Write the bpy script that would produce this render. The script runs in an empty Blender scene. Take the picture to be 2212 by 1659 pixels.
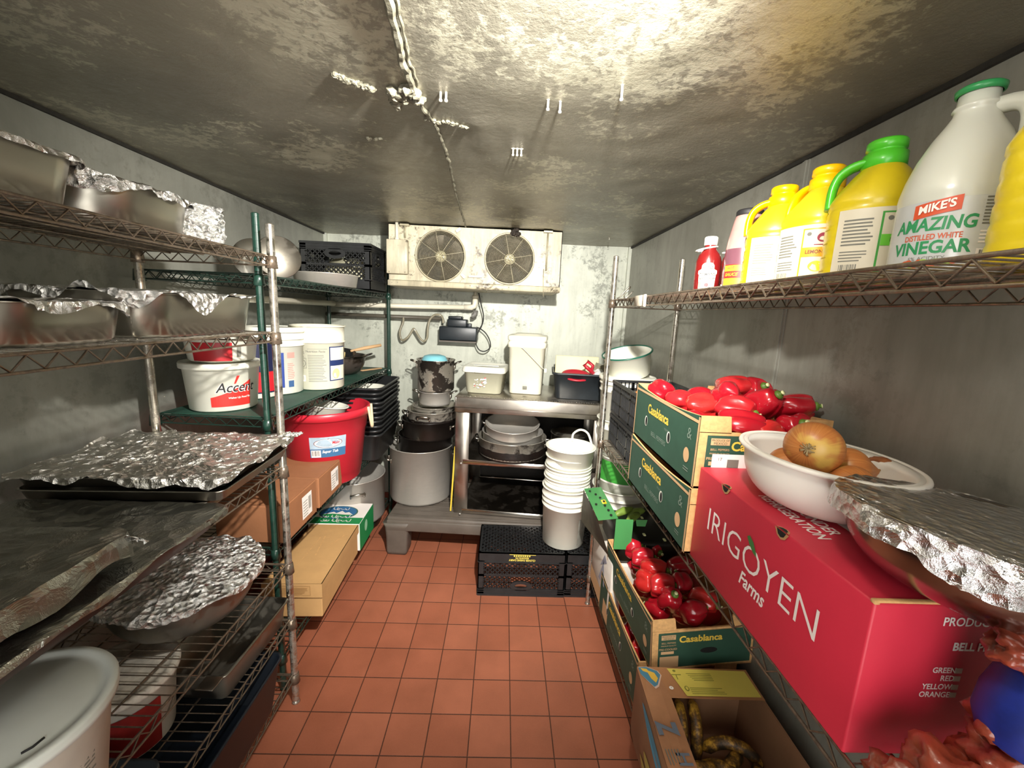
import bpy, bmesh, math, random
from math import sin, cos, pi, radians, sqrt, atan2
from mathutils import Vector, Matrix, noise
random.seed(7)
D = bpy.data
SC = bpy.context.scene
COL = SC.collection

# ------------------------------------------------------------------ camera
F_PX, PITCH, ROLL, YAW, HC = 879.0, .1716, .0434, -.0255, 1.56
def cam_matrix():
    B = Matrix(((1,0,0),(0,0,-1),(0,1,0)))
    Yy = Matrix(((cos(YAW),sin(YAW),0),(-sin(YAW),cos(YAW),0),(0,0,1)))
    P = Matrix(((1,0,0),(0,cos(PITCH),-sin(PITCH)),(0,sin(PITCH),cos(PITCH))))
    R = Matrix(((cos(ROLL),-sin(ROLL),0),(sin(ROLL),cos(ROLL),0),(0,0,1)))
    M = R @ P @ B @ Yy
    r, d, f = Vector(M[0]), Vector(M[1]), Vector(M[2])
    return Matrix(((r.x,-d.x,-f.x,0),(r.y,-d.y,-f.y,0),(r.z,-d.z,-f.z,HC),(0,0,0,1)))
cd = D.cameras.new('camera'); cam = D.objects.new('camera', cd); COL.objects.link(cam)
cam.matrix_world = cam_matrix()
cd.sensor_fit = 'HORIZONTAL'; cd.sensor_width = 36; cd.lens = 36*F_PX/2212; cd.clip_start = .02
SC.camera = cam

# ------------------------------------------------------------------ world, lamp, exposure
w = D.worlds.new('world'); SC.world = w; w.use_nodes = True
w.node_tree.nodes['Background'].inputs[0].default_value = (.95,.93,.88,1)
w.node_tree.nodes['Background'].inputs[1].default_value = 2.6
vs = SC.view_settings
vs.view_transform = 'Standard'; vs.look = 'None'; vs.gamma = 1; vs.use_curve_mapping = False
vs.exposure = 1.1
LAMP = (.14, .42, 2.025)
ld = D.lights.new('lamp_bulb', 'SPOT'); ld.energy = 215; ld.color = (1,.965,.90); ld.shadow_soft_size = .028   # ceiling bulb as a spot; cone and aim invented to spare the near jugs
ld.spot_size = math.radians(118); ld.spot_blend = 1
lo = D.objects.new('lamp_bulb', ld); COL.objects.link(lo); lo.location = LAMP
lo.rotation_euler = Vector((-.42,2.6,-.80)).to_track_quat('-Z','Y').to_euler()
l2 = D.lights.new('lamp_glow', 'POINT'); l2.energy = 3.4; l2.color = (1,.95,.88); l2.shadow_soft_size = .05
lg = D.objects.new('lamp_glow', l2); COL.objects.link(lg); lg.location = (LAMP[0],LAMP[1]-.05,LAMP[2]-.04)

# ------------------------------------------------------------------ materials
def lin(c):
    if isinstance(c, str):
        c = tuple(int(c[i:i+2],16)/255 for i in (0,2,4))
    return tuple(((v/12.92) if v <= .04045 else ((v+.055)/1.055)**2.4) for v in c)+(1,)
MC = {}
def nt(name):
    m = D.materials.new(name); m.use_nodes = True
    return m, m.node_tree.nodes, m.node_tree.links, m.node_tree.nodes['Principled BSDF']
def coords(N, L, scale=(1,1,1), loc=(0,0,0)):
    t = N.new('ShaderNodeTexCoord'); mp = N.new('ShaderNodeMapping')
    mp.inputs['Scale'].default_value = scale; mp.inputs['Location'].default_value = loc
    L.new(t.outputs['Object'], mp.inputs['Vector']); return mp.outputs['Vector']
def noi(N, L, vec, scale, detail=4, rough=.6, dist=0):
    n = N.new('ShaderNodeTexNoise'); n.inputs['Scale'].default_value = scale; n.inputs['Detail'].default_value = detail
    n.inputs['Roughness'].default_value = rough; n.inputs['Distortion'].default_value = dist
    L.new(vec, n.inputs['Vector']); return n.outputs['Fac']
def ramp(N, L, fac, stops):
    r = N.new('ShaderNodeValToRGB'); e = r.color_ramp.elements
    while len(e) < len(stops): e.new(.5)
    for i,(p,c) in enumerate(stops):
        e[i].position = p; e[i].color = c if len(c) == 4 else c+(1,)
    L.new(fac, r.inputs['Fac']); return r.outputs['Color']
def mixc(N, L, fac, a, b, mode='MIX'):
    m = N.new('ShaderNodeMix'); m.data_type = 'RGBA'; m.blend_type = mode
    for i, v in ((0,fac),(6,a),(7,b)):
        if hasattr(v, 'is_output') or hasattr(v, 'links'): L.new(v, m.inputs[i])
        else: m.inputs[i].default_value = v
    return m.outputs[2]
def bump(N, L, h, p, strength=.3, dist=.01):
    b = N.new('ShaderNodeBump'); b.inputs['Strength'].default_value = strength; b.inputs['Distance'].default_value = dist
    L.new(h, b.inputs['Height']); L.new(b.outputs['Normal'], p.inputs['Normal']); return b
def bw(a): return (a,a,a,1)
def mat(name, c, rough=.5, metal=0, var=.0, vs_=30, bs=0, bscale=60, trans=0, spec=None, sss=0, coat=0, alpha=1, stretch=(1,1,1)):
    if name in MC: return MC[name]
    m, N, L, p = nt(name); MC[name] = m
    col = lin(c)
    p.inputs['Roughness'].default_value = rough; p.inputs['Metallic'].default_value = metal
    p.inputs['Base Color'].default_value = col
    if spec is not None: p.inputs['Specular IOR Level'].default_value = spec
    if trans: p.inputs['Transmission Weight'].default_value = trans
    if coat: p.inputs['Coat Weight'].default_value = coat; p.inputs['Coat Roughness'].default_value = .1
    if sss:
        p.inputs['Subsurface Weight'].default_value = sss; p.inputs['Subsurface Radius'].default_value = (.02,.015,.01)
    if alpha < 1: p.inputs['Alpha'].default_value = alpha
    if var or bs:
        v = coords(N, L, stretch)
        if var:
            n = noi(N, L, v, vs_)
            dk = tuple(x*(1-var) for x in col[:3])+(1,); lt = tuple(min(1,x*(1+var*.6)) for x in col[:3])+(1,)
            L.new(ramp(N, L, n, [(.3,dk),(.7,lt)]), p.inputs['Base Color'])
        if bs: bump(N, L, noi(N, L, v, bscale, 5), p, bs, .004)
    return m

def wall_mat(name, base, dark, mold, rough=.45, metal=.25, spots=.0, streak=.4, pos=(.42,.72)):
    m, N, L, p = nt(name); MC[name] = m
    v = coords(N, L)
    a = noi(N, L, v, 2.2, 6, .65, .6)
    c1 = ramp(N, L, a, [(pos[0], lin(dark)), (pos[1], lin(base))])
    vz = coords(N, L, (9,9,1.2))
    s = ramp(N, L, noi(N, L, vz, 1.6, 6, .7), [(.45,bw(0)),(.75,bw(streak))])
    c2 = mixc(N, L, s, c1, lin(mold))
    if spots:
        f = noi(N, L, v, 26, 5, .75, .3)
        f2 = noi(N, L, v, 3.3, 2)
        mm = N.new('ShaderNodeMath'); mm.operation = 'MULTIPLY'; L.new(f, mm.inputs[0]); L.new(f2, mm.inputs[1])
        s2 = ramp(N, L, mm.outputs[0], [(.29,bw(0)),(.37,bw(spots))])
        c2 = mixc(N, L, s2, c2, lin(mold))
    L.new(c2, p.inputs['Base Color'])
    p.inputs['Roughness'].default_value = rough; p.inputs['Metallic'].default_value = metal
    bump(N, L, noi(N, L, v, 160, 3), p, .12, .002)
    return m

def floor_mat():
    m, N, L, p = nt('quarry_tile')
    v = coords(N, L, (1,1,1), (.693,-1.978,0))
    b = N.new('ShaderNodeTexBrick'); b.offset = 0; b.squash = 1
    for k,x in (('Scale',1),('Brick Width',.1555),('Row Height',.1555),('Mortar Size',.0024),('Mortar Smooth',.3),('Bias',0)): b.inputs[k].default_value = x
    b.inputs['Color1'].default_value = lin('a8644a'); b.inputs['Color2'].default_value = lin('9c5940'); b.inputs['Mortar'].default_value = lin('42241a')
    L.new(v, b.inputs['Vector'])
    n = noi(N, L, coords(N, L), 5, 6, .6)
    g = ramp(N, L, n, [(.3,bw(.8)),(.7,bw(1.08))])
    c = mixc(N, L, 1.0, b.outputs['Color'], g, 'MULTIPLY')
    n2 = noi(N, L, coords(N, L), 220, 2)
    c = mixc(N, L, ramp(N, L, n2, [(.3,bw(.0)),(.75,bw(.18))]), c, lin('b87858'))
    L.new(c, p.inputs['Base Color'])
    L.new(ramp(N, L, n, [(.3,bw(.36)),(.7,bw(.55))]), p.inputs['Roughness'])
    inv = N.new('ShaderNodeMath'); inv.operation = 'SUBTRACT'; inv.inputs[0].default_value = 1; L.new(b.outputs['Fac'], inv.inputs[1])
    bump(N, L, inv.outputs[0], p, .6, .003)
    return m

def ceiling_mat():
    m, N, L, p = nt('ceiling_panel')
    v = coords(N, L)
    a = noi(N, L, v, 1.7, 5, .6, .5)
    base = ramp(N, L, a, [(.35, lin('767266')), (.7, lin('949080'))])
    # worn pale flecks, densest round the middle panel
    f = noi(N, L, v, 36, 7, .72, .4); f2 = noi(N, L, v, 1.9, 2)
    mm = N.new('ShaderNodeMath'); mm.operation = 'MULTIPLY'; L.new(f, mm.inputs[0]); L.new(f2, mm.inputs[1])
    t = ramp(N, L, mm.outputs[0], [(.265,bw(0)),(.325,bw(.8))])
    c = mixc(N, L, t, base, lin('b9b6a2'))
    st = noi(N, L, coords(N, L, (1,1,1), (3,1,0)), .9, 3)
    c = mixc(N, L, ramp(N, L, st, [(.55,bw(0)),(.75,bw(.12))]), c, lin('7a6a3c'))
    L.new(c, p.inputs['Base Color'])
    p.inputs['Metallic'].default_value = .45
    L.new(ramp(N, L, f, [(.35,bw(.30)),(.65,bw(.46))]), p.inputs['Roughness'])
    hb = noi(N, L, v, 45, 6, .7)
    bump(N, L, hb, p, .35, .006)
    return m

def foil_mat(name='foil', c='d8d8d4', rough=.16, s=.9, sc=38):
    m, N, L, p = nt(name); MC[name] = m
    v = coords(N, L)
    p.inputs['Base Color'].default_value = lin(c); p.inputs['Metallic'].default_value = 1; p.inputs['Roughness'].default_value = rough
    vo = N.new('ShaderNodeTexVoronoi'); vo.feature = 'F1'; vo.inputs['Scale'].default_value = sc
    n = noi(N, L, v, sc*.6, 6, .7, .8)
    L.new(v, vo.inputs['Vector'])
    ad = N.new('ShaderNodeMath'); ad.operation = 'ADD'; L.new(vo.outputs['Distance'], ad.inputs[0]); L.new(n, ad.inputs[1])
    bump(N, L, ad.outputs[0], p, s, .012)
    return m
def steel_mat(name, c, rough=.28, dirt=0., dirtc='1a1512', stretch=(1,1,12), metal=1, dsc=9, dpos=(.5,.56)):
    m, N, L, p = nt(name); MC[name] = m
    v = coords(N, L, stretch)
    n = noi(N, L, v, 14, 4)
    col = lin(c); dk = tuple(x*.94 for x in col[:3])+(1,)
    cc = ramp(N, L, n, [(.3,dk),(.7,col)])
    L.new(ramp(N, L, n, [(.3,bw(rough*.92)),(.7,bw(rough*1.1))]), p.inputs['Roughness'])
    p.inputs['Metallic'].default_value = metal
    if dirt:
        d = noi(N, L, coords(N, L), dsc, 8, .65, .3)
        f = ramp(N, L, d, [(dpos[0],bw(0)),(dpos[1],bw(dirt))])
        cc = mixc(N, L, f, cc, lin(dirtc))
        sub = N.new('ShaderNodeMath'); sub.operation = 'SUBTRACT'; sub.inputs[0].default_value = metal; sub.use_clamp = True
        L.new(f, sub.inputs[1]); L.new(sub.outputs[0], p.inputs['Metallic'])
    L.new(cc, p.inputs['Base Color'])
    return m

M_floor, M_ceil = floor_mat(), ceiling_mat()
M_wallL = wall_mat('wall_sheet_left', '9c9c92', '84857c', '56564e', spots=.3, streak=.25)
M_wallR = wall_mat('wall_sheet_right', '9c9b91', '86857b', '55534a', spots=.25, streak=.3)
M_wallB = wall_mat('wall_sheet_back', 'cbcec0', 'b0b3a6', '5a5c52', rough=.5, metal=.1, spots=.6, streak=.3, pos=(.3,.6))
M_chrome = steel_mat('chrome_wire', 'c9c3b6', .22, .55, '4a3b2e', (1,1,1), dsc=30, dpos=(.42,.7))
M_chromeold = steel_mat('tarnished_wire', '9a8a78', .3, .8, '33261c', (1,1,1), dsc=40, dpos=(.4,.62))
M_green = mat('green_epoxy', '1d3a30', .3, 0, .3, 40, coat=.4)
M_greendk = mat('green_epoxy_dark', '1d332b', .35, 0, .35, 60, coat=.3)
M_mat = mat('green_shelf_liner', '24483b', .6, 0, .3, 12, .3, 120)
M_steel = steel_mat('pan_steel', 'aba79c', .30, stretch=(.3,.3,.3))
M_steeldk = steel_mat('pan_steel_dull', '8b867b', .34, .3, '4a443a', (.4,.4,.4))
M_table = steel_mat('table_steel', 'b3ada3', .3, .35, '6e5f57', (1,6,1), dsc=7, dpos=(.45,.75))
M_alu = steel_mat('aluminium', 'd2cdc4', .36, .25, '5e544a', (1,1,8), dsc=5, dpos=(.5,.8), metal=.6)
M_burnt = steel_mat('burnt_aluminium', 'b5afa2', .34, .97, '16100d', (1,1,1), dsc=11, dpos=(.47,.53), metal=.6)
M_burnt2 = steel_mat('half_burnt_aluminium', 'b8b2a5', .32, .95, '1c1410', (1,1,3), dsc=6, dpos=(.52,.62), metal=.65)
M_black = steel_mat('blackened_pan', '6d645a', .35, .98, '120d0b', (1,1,1), dsc=9, dpos=(.30,.40))
M_foil, M_foilsm = foil_mat('foil_crumpled','e6e6e2',.24,1.0,60), foil_mat('foil_smooth','b9bab4',.2,.5,14)
M_foildk = foil_mat('foil_dull','b5b5ad',.3,.7,22)
M_white = mat('white_plastic', 'e9e8da', .38, 0, .05, 8, sss=.05)
M_whited = mat('white_plastic_worn', 'dcdbcc', .42, 0, .12, 10)
M_whitegr = mat('grey_white_lid', 'c9cdc6', .4, 0, .06, 8)
M_offw = mat('cream_plastic', 'e5e3cf', .4, 0, .06, 9)
M_blk = mat('black_plastic', '242526', .38, 0, .3, 30)
M_blk2 = mat('dark_grey_plastic', '26282a', .45, 0, .3, 25)
M_darkpl = mat('dark_slate_plastic', '20262b', .4, 0, .3, 12)
M_red = mat('red_plastic', 'c42636', .36, 0, .08, 6)
M_redbox = mat('red_carton', 'c72a40', .48, 0, .05, 9, .05, 120)
M_kraft = mat('kraft_board', 'b58a5c', .75, 0, .08, 12, .1, 90)
M_kraft2 = mat('kraft_board_tan', 'c79c66', .75, 0, .08, 12, .1, 90)
M_brown = mat('brown_board', '9a6643', .75, 0, .08, 12, .1, 90)
M_cgreen = mat('green_print', '2b4d3d', .6, 0, .14, 14)
M_edge = mat('board_edge', 'd0a26a', .85, 0, .2, 90)
M_gold = mat('gold_ink', 'e3c04a', .6); M_ink = mat('black_ink', '1c1b1c', .6); M_grey = mat('grey_ink', '77766c', .7)
M_wink = mat('white_ink', 'f3ece6', .6); M_tan = mat('tan_ink', 'c8a277', .7); M_pale = mat('faded_ink', '6f8173', .7)
M_yel = mat('yellow_jug', 'dcc41c', .33, 0, .05, 7, coat=.25, sss=.08); M_yelcap = mat('yellow_cap', 'ffc400', .3, coat=.2)
M_lime = mat('lime_cap', '4fc02c', .32, coat=.2); M_label = mat('label_paper', 'd8cfb8', .45); M_orange = mat('orange_ink','f0a01c',.45)
M_lgreen = mat('label_green', '3e9a3a', .5); M_lgreen2 = mat('label_lime', '6cc63a', .5); M_dred = mat('maroon_ink', '8b1f38', .5)
M_milky = mat('translucent_jug', 'cfd0c4', .3, 0, .03, 6, sss=.1, coat=.3)
M_clearlab = mat('silvery_label', 'cdd0cf', .25, .1, .1, 9, coat=.5)
M_ket = mat('ketchup_bottle', '6c1414', .22, coat=.6); M_sauce = mat('sauce_jug', '6e4650', .3, 0, .15, 6, coat=.3); M_saucetop = mat('sauce_jug_pink', 'b98c84', .35, 0, .2, 8, coat=.2)
M_onion = None
M_evap = wall_mat('evaporator_paint', 'd6ceb4', 'b9b096', '3a2e20', rough=.45, metal=0, spots=.95, streak=.6)
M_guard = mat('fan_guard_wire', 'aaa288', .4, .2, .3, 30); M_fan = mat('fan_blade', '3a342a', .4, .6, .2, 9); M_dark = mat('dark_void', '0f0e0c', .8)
M_hub = mat('fan_hub', 'd6cfaa', .35, .3)
M_pvc = mat('pvc_pipe', 'dcd6c2', .4, 0, .08, 8); M_hose = mat('clear_hose', '8b8570', .25, 0, .2, 9, coat=.5)
M_rack = mat('dunnage_plastic', '5f574f', .55, 0, .2, 9, .1, 60)
M_foam = mat('ceiling_foam', '757262', .5, .2, .4, 40, .4, 90)
M_bolt = mat('bare_metal', 'd9d5c8', .3, .7)
M_teal = mat('teal_plastic', '7fc3d0', .4); M_clear = mat('cloudy_plastic', 'b7b59f', .25, 0, .06, 6, coat=.4); M_lidp = mat('cloudy_lid', 'd4d4c8', .3, coat=.3)
M_blue = mat('blue_mesh', '172a7e', .45, 0, .3, 30); M_blueink = mat('blue_ink', '2a4f9a', .5); M_skyink = mat('sky_blue_ink', '4a8098', .6)
M_cucumber = mat('green_vegetable', '7f9a3e', .5, 0, .4, 20); M_gbox = mat('green_box', '41864a', .5, 0, .1, 9); M_bag = mat('black_bag', '15130f', .35, 0, .3, 9)
M_root = mat('dark_roots', '4b2f24', .8, 0, .6, 40, .6, 60); M_carrot = mat('orange_root', 'e07a30', .6, 0, .2, 20)
M_rope = mat('rope', 'd8c9a4', .8); M_tinker = mat('pale_fabric', 'd9c489', .8)
M_yelpaper = mat('yellow_paper', 'e2cf5c', .6, 0, .06, 9); M_banana = None
M_redlid = mat('red_rubber', 'b02433', .4); M_glass = mat('frosted', 'd9ddda', .3)
M_skin = None

def pepper_mat():
    m, N, L, p = nt('pepper_skin'); v = coords(N, L)
    oi = N.new('ShaderNodeObjectInfo')
    c = ramp(N, L, oi.outputs['Random'], [(0,lin('9c1220')),(.6,lin('b01a28')),(1,lin('c02a26'))])
    n = noi(N, L, v, 18, 3)
    c = mixc(N, L, ramp(N, L, n, [(.45,bw(0)),(.8,bw(.45))]), c, lin('7d0a14'))
    L.new(c, p.inputs['Base Color']); p.inputs['Roughness'].default_value = .22; p.inputs['Coat Weight'].default_value = .5
    p.inputs['Coat Roughness'].default_value = .08
    return m
M_pep = pepper_mat(); M_stem = mat('pepper_stem', '5c7a2c', .5, 0, .3, 60); M_cut = mat('stem_cut', 'dfe0a8', .6)
def onion_mat():
    m, N, L, p = nt('onion_skin'); v = coords(N, L)
    w_ = N.new('ShaderNodeTexWave'); w_.wave_type = 'BANDS'; w_.bands_direction = 'X'
    g = N.new('ShaderNodeSeparateXYZ'); L.new(v, g.inputs[0])
    at = N.new('ShaderNodeMath'); at.operation = 'ARCTAN2'; L.new(g.outputs[1], at.inputs[0]); L.new(g.outputs[0], at.inputs[1])
    cb = N.new('ShaderNodeCombineXYZ'); L.new(at.outputs[0], cb.inputs[0]); L.new(g.outputs[2], cb.inputs[2])
    st = noi(N, L, cb.outputs[0], 9, 5, .7)
    c = ramp(N, L, st, [(.3,lin('b5683a')),(.55,lin('cc8244')),(.75,lin('dca266'))])
    n = noi(N, L, v, 9, 3)
    c = mixc(N, L, ramp(N, L, n, [(.56,bw(0)),(.62,bw(.8))]), c, lin('e6c060'))
    L.new(c, p.inputs['Base Color']); p.inputs['Roughness'].default_value = .35
    return m
M_onion = onion_mat()
def banana_mat():
    m, N, L, p = nt('banana_peel'); v = coords(N, L)
    n = noi(N, L, v, 16, 6, .7)
    L.new(ramp(N, L, n, [(.42,lin('2b2012')),(.5,lin('6b4a1c')),(.6,lin('d2a23a'))]), p.inputs['Base Color']); p.inputs['Roughness'].default_value = .5
    return m
M_banana = banana_mat()

# ------------------------------------------------------------------ mesh builder
class MB:
    def __init__(s): s.v=[]; s.f=[]; s.m=[]; s.s=[]
    def add(s, vs, fs, mi=0, sm=False):
        o = len(s.v); s.v += [tuple(v) for v in vs]
        for f in fs: s.f.append([i+o for i in f]); s.m.append(mi); s.s.append(sm)
        return s
    def box(s, c, d, mi=0, T=None):
        x,y,z = c; a,b,h = d[0]/2,d[1]/2,d[2]/2
        vs = [Vector((x+i*a,y+j*b,z+k*h)) for k in (-1,1) for j in (-1,1) for i in (-1,1)]
        if T: vs = [T @ v for v in vs]
        return s.add(vs, [(0,2,3,1),(4,5,7,6),(0,1,5,4),(2,6,7,3),(0,4,6,2),(1,3,7,5)], mi)
    def bb(s, x0,x1,y0,y1,z0,z1, mi=0): return s.box(((x0+x1)/2,(y0+y1)/2,(z0+z1)/2),(x1-x0,y1-y0,z1-z0),mi)
    def rbox(s, c, d, r=.01, mi=0, seg=2, T=None, sm=True):
        bm = bmesh.new(); bmesh.ops.create_cube(bm, size=1)
        for v in bm.verts: v.co = Vector((v.co.x*d[0]+c[0], v.co.y*d[1]+c[1], v.co.z*d[2]+c[2]))
        bmesh.ops.bevel(bm, geom=bm.edges[:], offset=r, segments=seg, profile=.5, affect='EDGES')
        if T: bmesh.ops.transform(bm, matrix=T, verts=bm.verts)
        bm.verts.ensure_lookup_table()
        s.add([v.co.copy() for v in bm.verts], [[v.index for v in f.verts] for f in bm.faces], mi, sm); bm.free(); return s
    def tube(s, pts, r, n=6, mi=0, closed=False, cap=True, sm=True):
        P = [Vector(p) for p in pts]; k = len(P); rr = r if isinstance(r,(list,tuple)) else [r]*k
        rings = []; up = None
        for i in range(k):
            a = P[i-1] if (i > 0 or closed) else P[i]; b = P[(i+1)%k] if (i < k-1 or closed) else P[i]
            t = (b-a); t = t.normalized() if t.length > 1e-9 else Vector((0,0,1))
            if up is None:
                up = Vector((0,0,1)) if abs(t.z) < .9 else Vector((1,0,0))
            u = (up - t*up.dot(t)); u = u.normalized() if u.length > 1e-6 else t.orthogonal().normalized()
            w_ = t.cross(u); up = u
            rings.append([P[i]+(u*cos(2*pi*j/n)+w_*sin(2*pi*j/n))*rr[i] for j in range(n)])
        vs = [v for R_ in rings for v in R_]; fs = []
        for i in range(k if closed else k-1):
            i2 = (i+1)%k
            for j in range(n): fs.append((i*n+j, i*n+(j+1)%n, i2*n+(j+1)%n, i2*n+j))
        if cap and not closed: fs += [tuple(reversed(range(n))), tuple((k-1)*n+j for j in range(n))]
        return s.add(vs, fs, mi, sm)
    def lathe(s, prof, n=32, c=(0,0,0), mi=0, T=None, sm=True, a0=0, cap0=False, cap1=False):
        vs=[]; fs=[]; k=len(prof)
        for (r,z) in prof:
            for j in range(n):
                a = a0+2*pi*j/n; vs.append(Vector((c[0]+r*cos(a), c[1]+r*sin(a), c[2]+z)))
        if T: vs = [T@v for v in vs]
        for i in range(k-1):
            for j in range(n): fs.append((i*n+j, i*n+(j+1)%n, (i+1)*n+(j+1)%n, (i+1)*n+j))
        if cap0: fs.append(tuple(reversed(range(n))))
        if cap1: fs.append(tuple((k-1)*n+j for j in range(n)))
        return s.add(vs, fs, mi, sm)
    def loft(s, loops, mi=0, cap0=False, cap1=False, sm=True):
        n=len(loops[0]); vs=[v for l in loops for v in l]; fs=[]
        for i in range(len(loops)-1):
            for j in range(n): fs.append((i*n+j,i*n+(j+1)%n,(i+1)*n+(j+1)%n,(i+1)*n+j))
        if cap0: fs.append(tuple(reversed(range(n))))
        if cap1: fs.append(tuple((len(loops)-1)*n+j for j in range(n)))
        return s.add(vs, fs, mi, sm)
    def prism(s, poly, z0, z1, mi=0, T=None):
        n=len(poly); vs=[Vector((x,y,z0)) for x,y in poly]+[Vector((x,y,z1)) for x,y in poly]
        if T: vs=[T@v for v in vs]
        return s.add(vs, [tuple(reversed(range(n))), tuple(range(n,2*n))]+[(i,(i+1)%n,n+(i+1)%n,n+i) for i in range(n)], mi)
    def grid(s, fn, nu, nv, mi=0, sm=True):
        vs=[fn(i/nu,j/nv) for j in range(nv+1) for i in range(nu+1)]
        return s.add(vs, [(j*(nu+1)+i,j*(nu+1)+i+1,(j+1)*(nu+1)+i+1,(j+1)*(nu+1)+i) for j in range(nv) for i in range(nu)], mi, sm)
    def build(s, name, mats, parent=None, loc=None, rz=0):
        me = D.meshes.new(name); me.from_pydata(s.v, [], s.f)
        for m in (mats if isinstance(mats,(list,tuple)) else [mats]): me.materials.append(m)
        me.polygons.foreach_set('material_index', s.m); me.polygons.foreach_set('use_smooth', s.s); me.update()
        o = D.objects.new(name, me); COL.objects.link(o)
        if parent: o.parent = parent
        if loc: o.location = loc; o.rotation_euler = (0,0,rz)
        return o
def tag(o, label, cat, group=None, kind=None):
    if len(label.replace('-',' ').split()) > 15: print('LONG', label)
    o['label'] = label; o['category'] = cat
    if group: o['group'] = group
    if kind: o['kind'] = kind
    return o
def thing(name, label, cat, loc=(0,0,0), rz=0, group=None, rot=None):
    o = D.objects.new(name, None); o.empty_display_size = .05; COL.objects.link(o)
    o.location = loc; o.rotation_euler = rot if rot else (0,0,rz)
    return tag(o, label, cat, group)
def struct(name, mb, m):
    o = mb.build(name, m); o['kind'] = 'structure'; return o
def kids(o): return [c for c in D.objects if c.parent is o]
def dup(o, loc=None, rz=None, label=None, group=None, parent=None, rot=None):
    ch = kids(o); c = o.copy(); COL.objects.link(c)
    if parent: c.parent = parent
    if loc is not None: c.location = loc
    if rz is not None: c.rotation_euler = (0,0,rz)
    if rot is not None: c.rotation_euler = rot
    if label: c['label'] = label
    if group: c['group'] = group
    for k in ch: dup(k, parent=c)
    return c
def part_label(o, l): o['label'] = l; return o

def rrect(w_, d, r, n=6, z=0, cx=0, cy=0):
    P=[]; r=min(r,w_/2-1e-4,d/2-1e-4)
    for (sx,sy,a0) in ((1,1,0),(-1,1,pi/2),(-1,-1,pi),(1,-1,3*pi/2)):
        for i in range(n+1):
            a=a0+(pi/2)*i/n; P.append(Vector((cx+sx*(w_/2-r)+r*cos(a), cy+sy*(d/2-r)+r*sin(a), z)))
    return P
def text_mesh(body, size=.05, align='CENTER', bold=0, shear=0, spacing=1, xs=1):
    cu = D.curves.new('txt','FONT'); cu.body = body; cu.size = size; cu.align_x = align; cu.align_y = 'CENTER'
    cu.offset = bold*size; cu.shear = shear; cu.space_character = spacing; cu.resolution_u = 3
    o = D.objects.new('txt', cu); COL.objects.link(o)
    dg = bpy.context.evaluated_depsgraph_get(); dg.update()
    me = D.meshes.new_from_object(o.evaluated_get(dg)); D.objects.remove(o); D.curves.remove(cu)
    vs = [Vector((v.co.x*xs, v.co.y, 0)) for v in me.vertices]; fs = [tuple(p.vertices) for p in me.polygons]
    D.meshes.remove(me); return vs, fs
def flat(origin, right, up, off=.0008):
    r = Vector(right).normalized(); u = Vector(up).normalized(); n = r.cross(u); o = Vector(origin)
    return lambda v: o+r*v.x+u*v.y+n*(off+v.z)
def cyl(R, a0, z0, off=.0008, slope=0, c=(0,0)):
    def f(v):
        rr = (R(z0+v.y) if callable(R) else R+slope*v.y)+off+v.z; a = a0+v.x/(R(z0) if callable(R) else R)
        return Vector((c[0]+rr*cos(a), c[1]+rr*sin(a), z0+v.y))
    return f
def wr(mb, fn, body, x, y, size, mi=0, **k):
    vs, fs = text_mesh(body, size, **k); mb.add([fn(v+Vector((x,y,0))) for v in vs], fs, mi)
def patch(mb, fn, x0, x1, y0, y1, mi=0, z=0, nu=10, nv=1):
    mb.grid(lambda u,v: fn(Vector((x0+(x1-x0)*u, y0+(y1-y0)*v, z))), nu, nv, mi, True)
def lines(mb, fn, x0, x1, y0, y1, n, mi=0, z=.0004, fill=.5, rnd=random):
    h=(y1-y0)/n
    for i in range(n):
        e = x1-(x1-x0)*rnd.random()*.3
        patch(mb, fn, x0, e, y0+i*h, y0+i*h+h*fill, mi, z, 6)
def barcode(mb, fn, x0, x1, y0, y1, mw, mk, z=.0003):
    patch(mb, fn, x0, x1, y0, y1, mw, z, 4); x = x0+(x1-x0)*.08
    while x < x1-(x1-x0)*.1:
        w_ = (x1-x0)*random.choice((.02,.03,.05)); patch(mb, fn, x, x+w_, y0+(y1-y0)*.2, y1-(y1-y0)*.08, mk, z+.0004, 1); x += w_+(x1-x0)*random.choice((.02,.035,.05))
def polypatch(mb, fn, pts, mi=0, z=.0006):
    mb.add([fn(Vector((x,y,z))) for x,y in pts], [tuple(range(len(pts)))], mi)
def ell(cx, cy, a, b, n=28, t=0):
    return [(cx+a*cos(2*pi*i/n)*cos(t)-b*sin(2*pi*i/n)*sin(t), cy+a*cos(2*pi*i/n)*sin(t)+b*sin(2*pi*i/n)*cos(t)) for i in range(n)]

# ------------------------------------------------------------------ room shell
XL, XR, YB, YF, ZC = -1.31, .905, 3.08, -.75, 2.07
mb = MB().add([(XL-.1,YF-.2,0),(XR+.1,YF-.2,0),(XR+.1,YB+.1,0),(XL-.1,YB+.1,0)], [(0,1,2,3)]); mb.bb(XL-.1,XR+.1,YF-.2,YB+.1,-.08,-.002)
struct('floor', mb, M_floor)
def ceil_fn(u, v):
    x = XL-.05+(XR-XL+.1)*u; y = YF+(YB-YF+.05)*v
    h = .006*noise.noise(Vector((x*2,y*2,0)))+.003*noise.noise(Vector((x*9,y*9,3)))
    h += -.014*math.exp(-((x-.28)**2/.12+(y-2.45)**2/.02))*max(0,noise.noise(Vector((x*5,y*3,7)))+.6)
    h += -.006*math.exp(-((x+.1-.16*(y-1.2))**2/.0012)) * (1 if 1.2 < y < 2.1 else 0)
    return (x, y, ZC+h)
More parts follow.
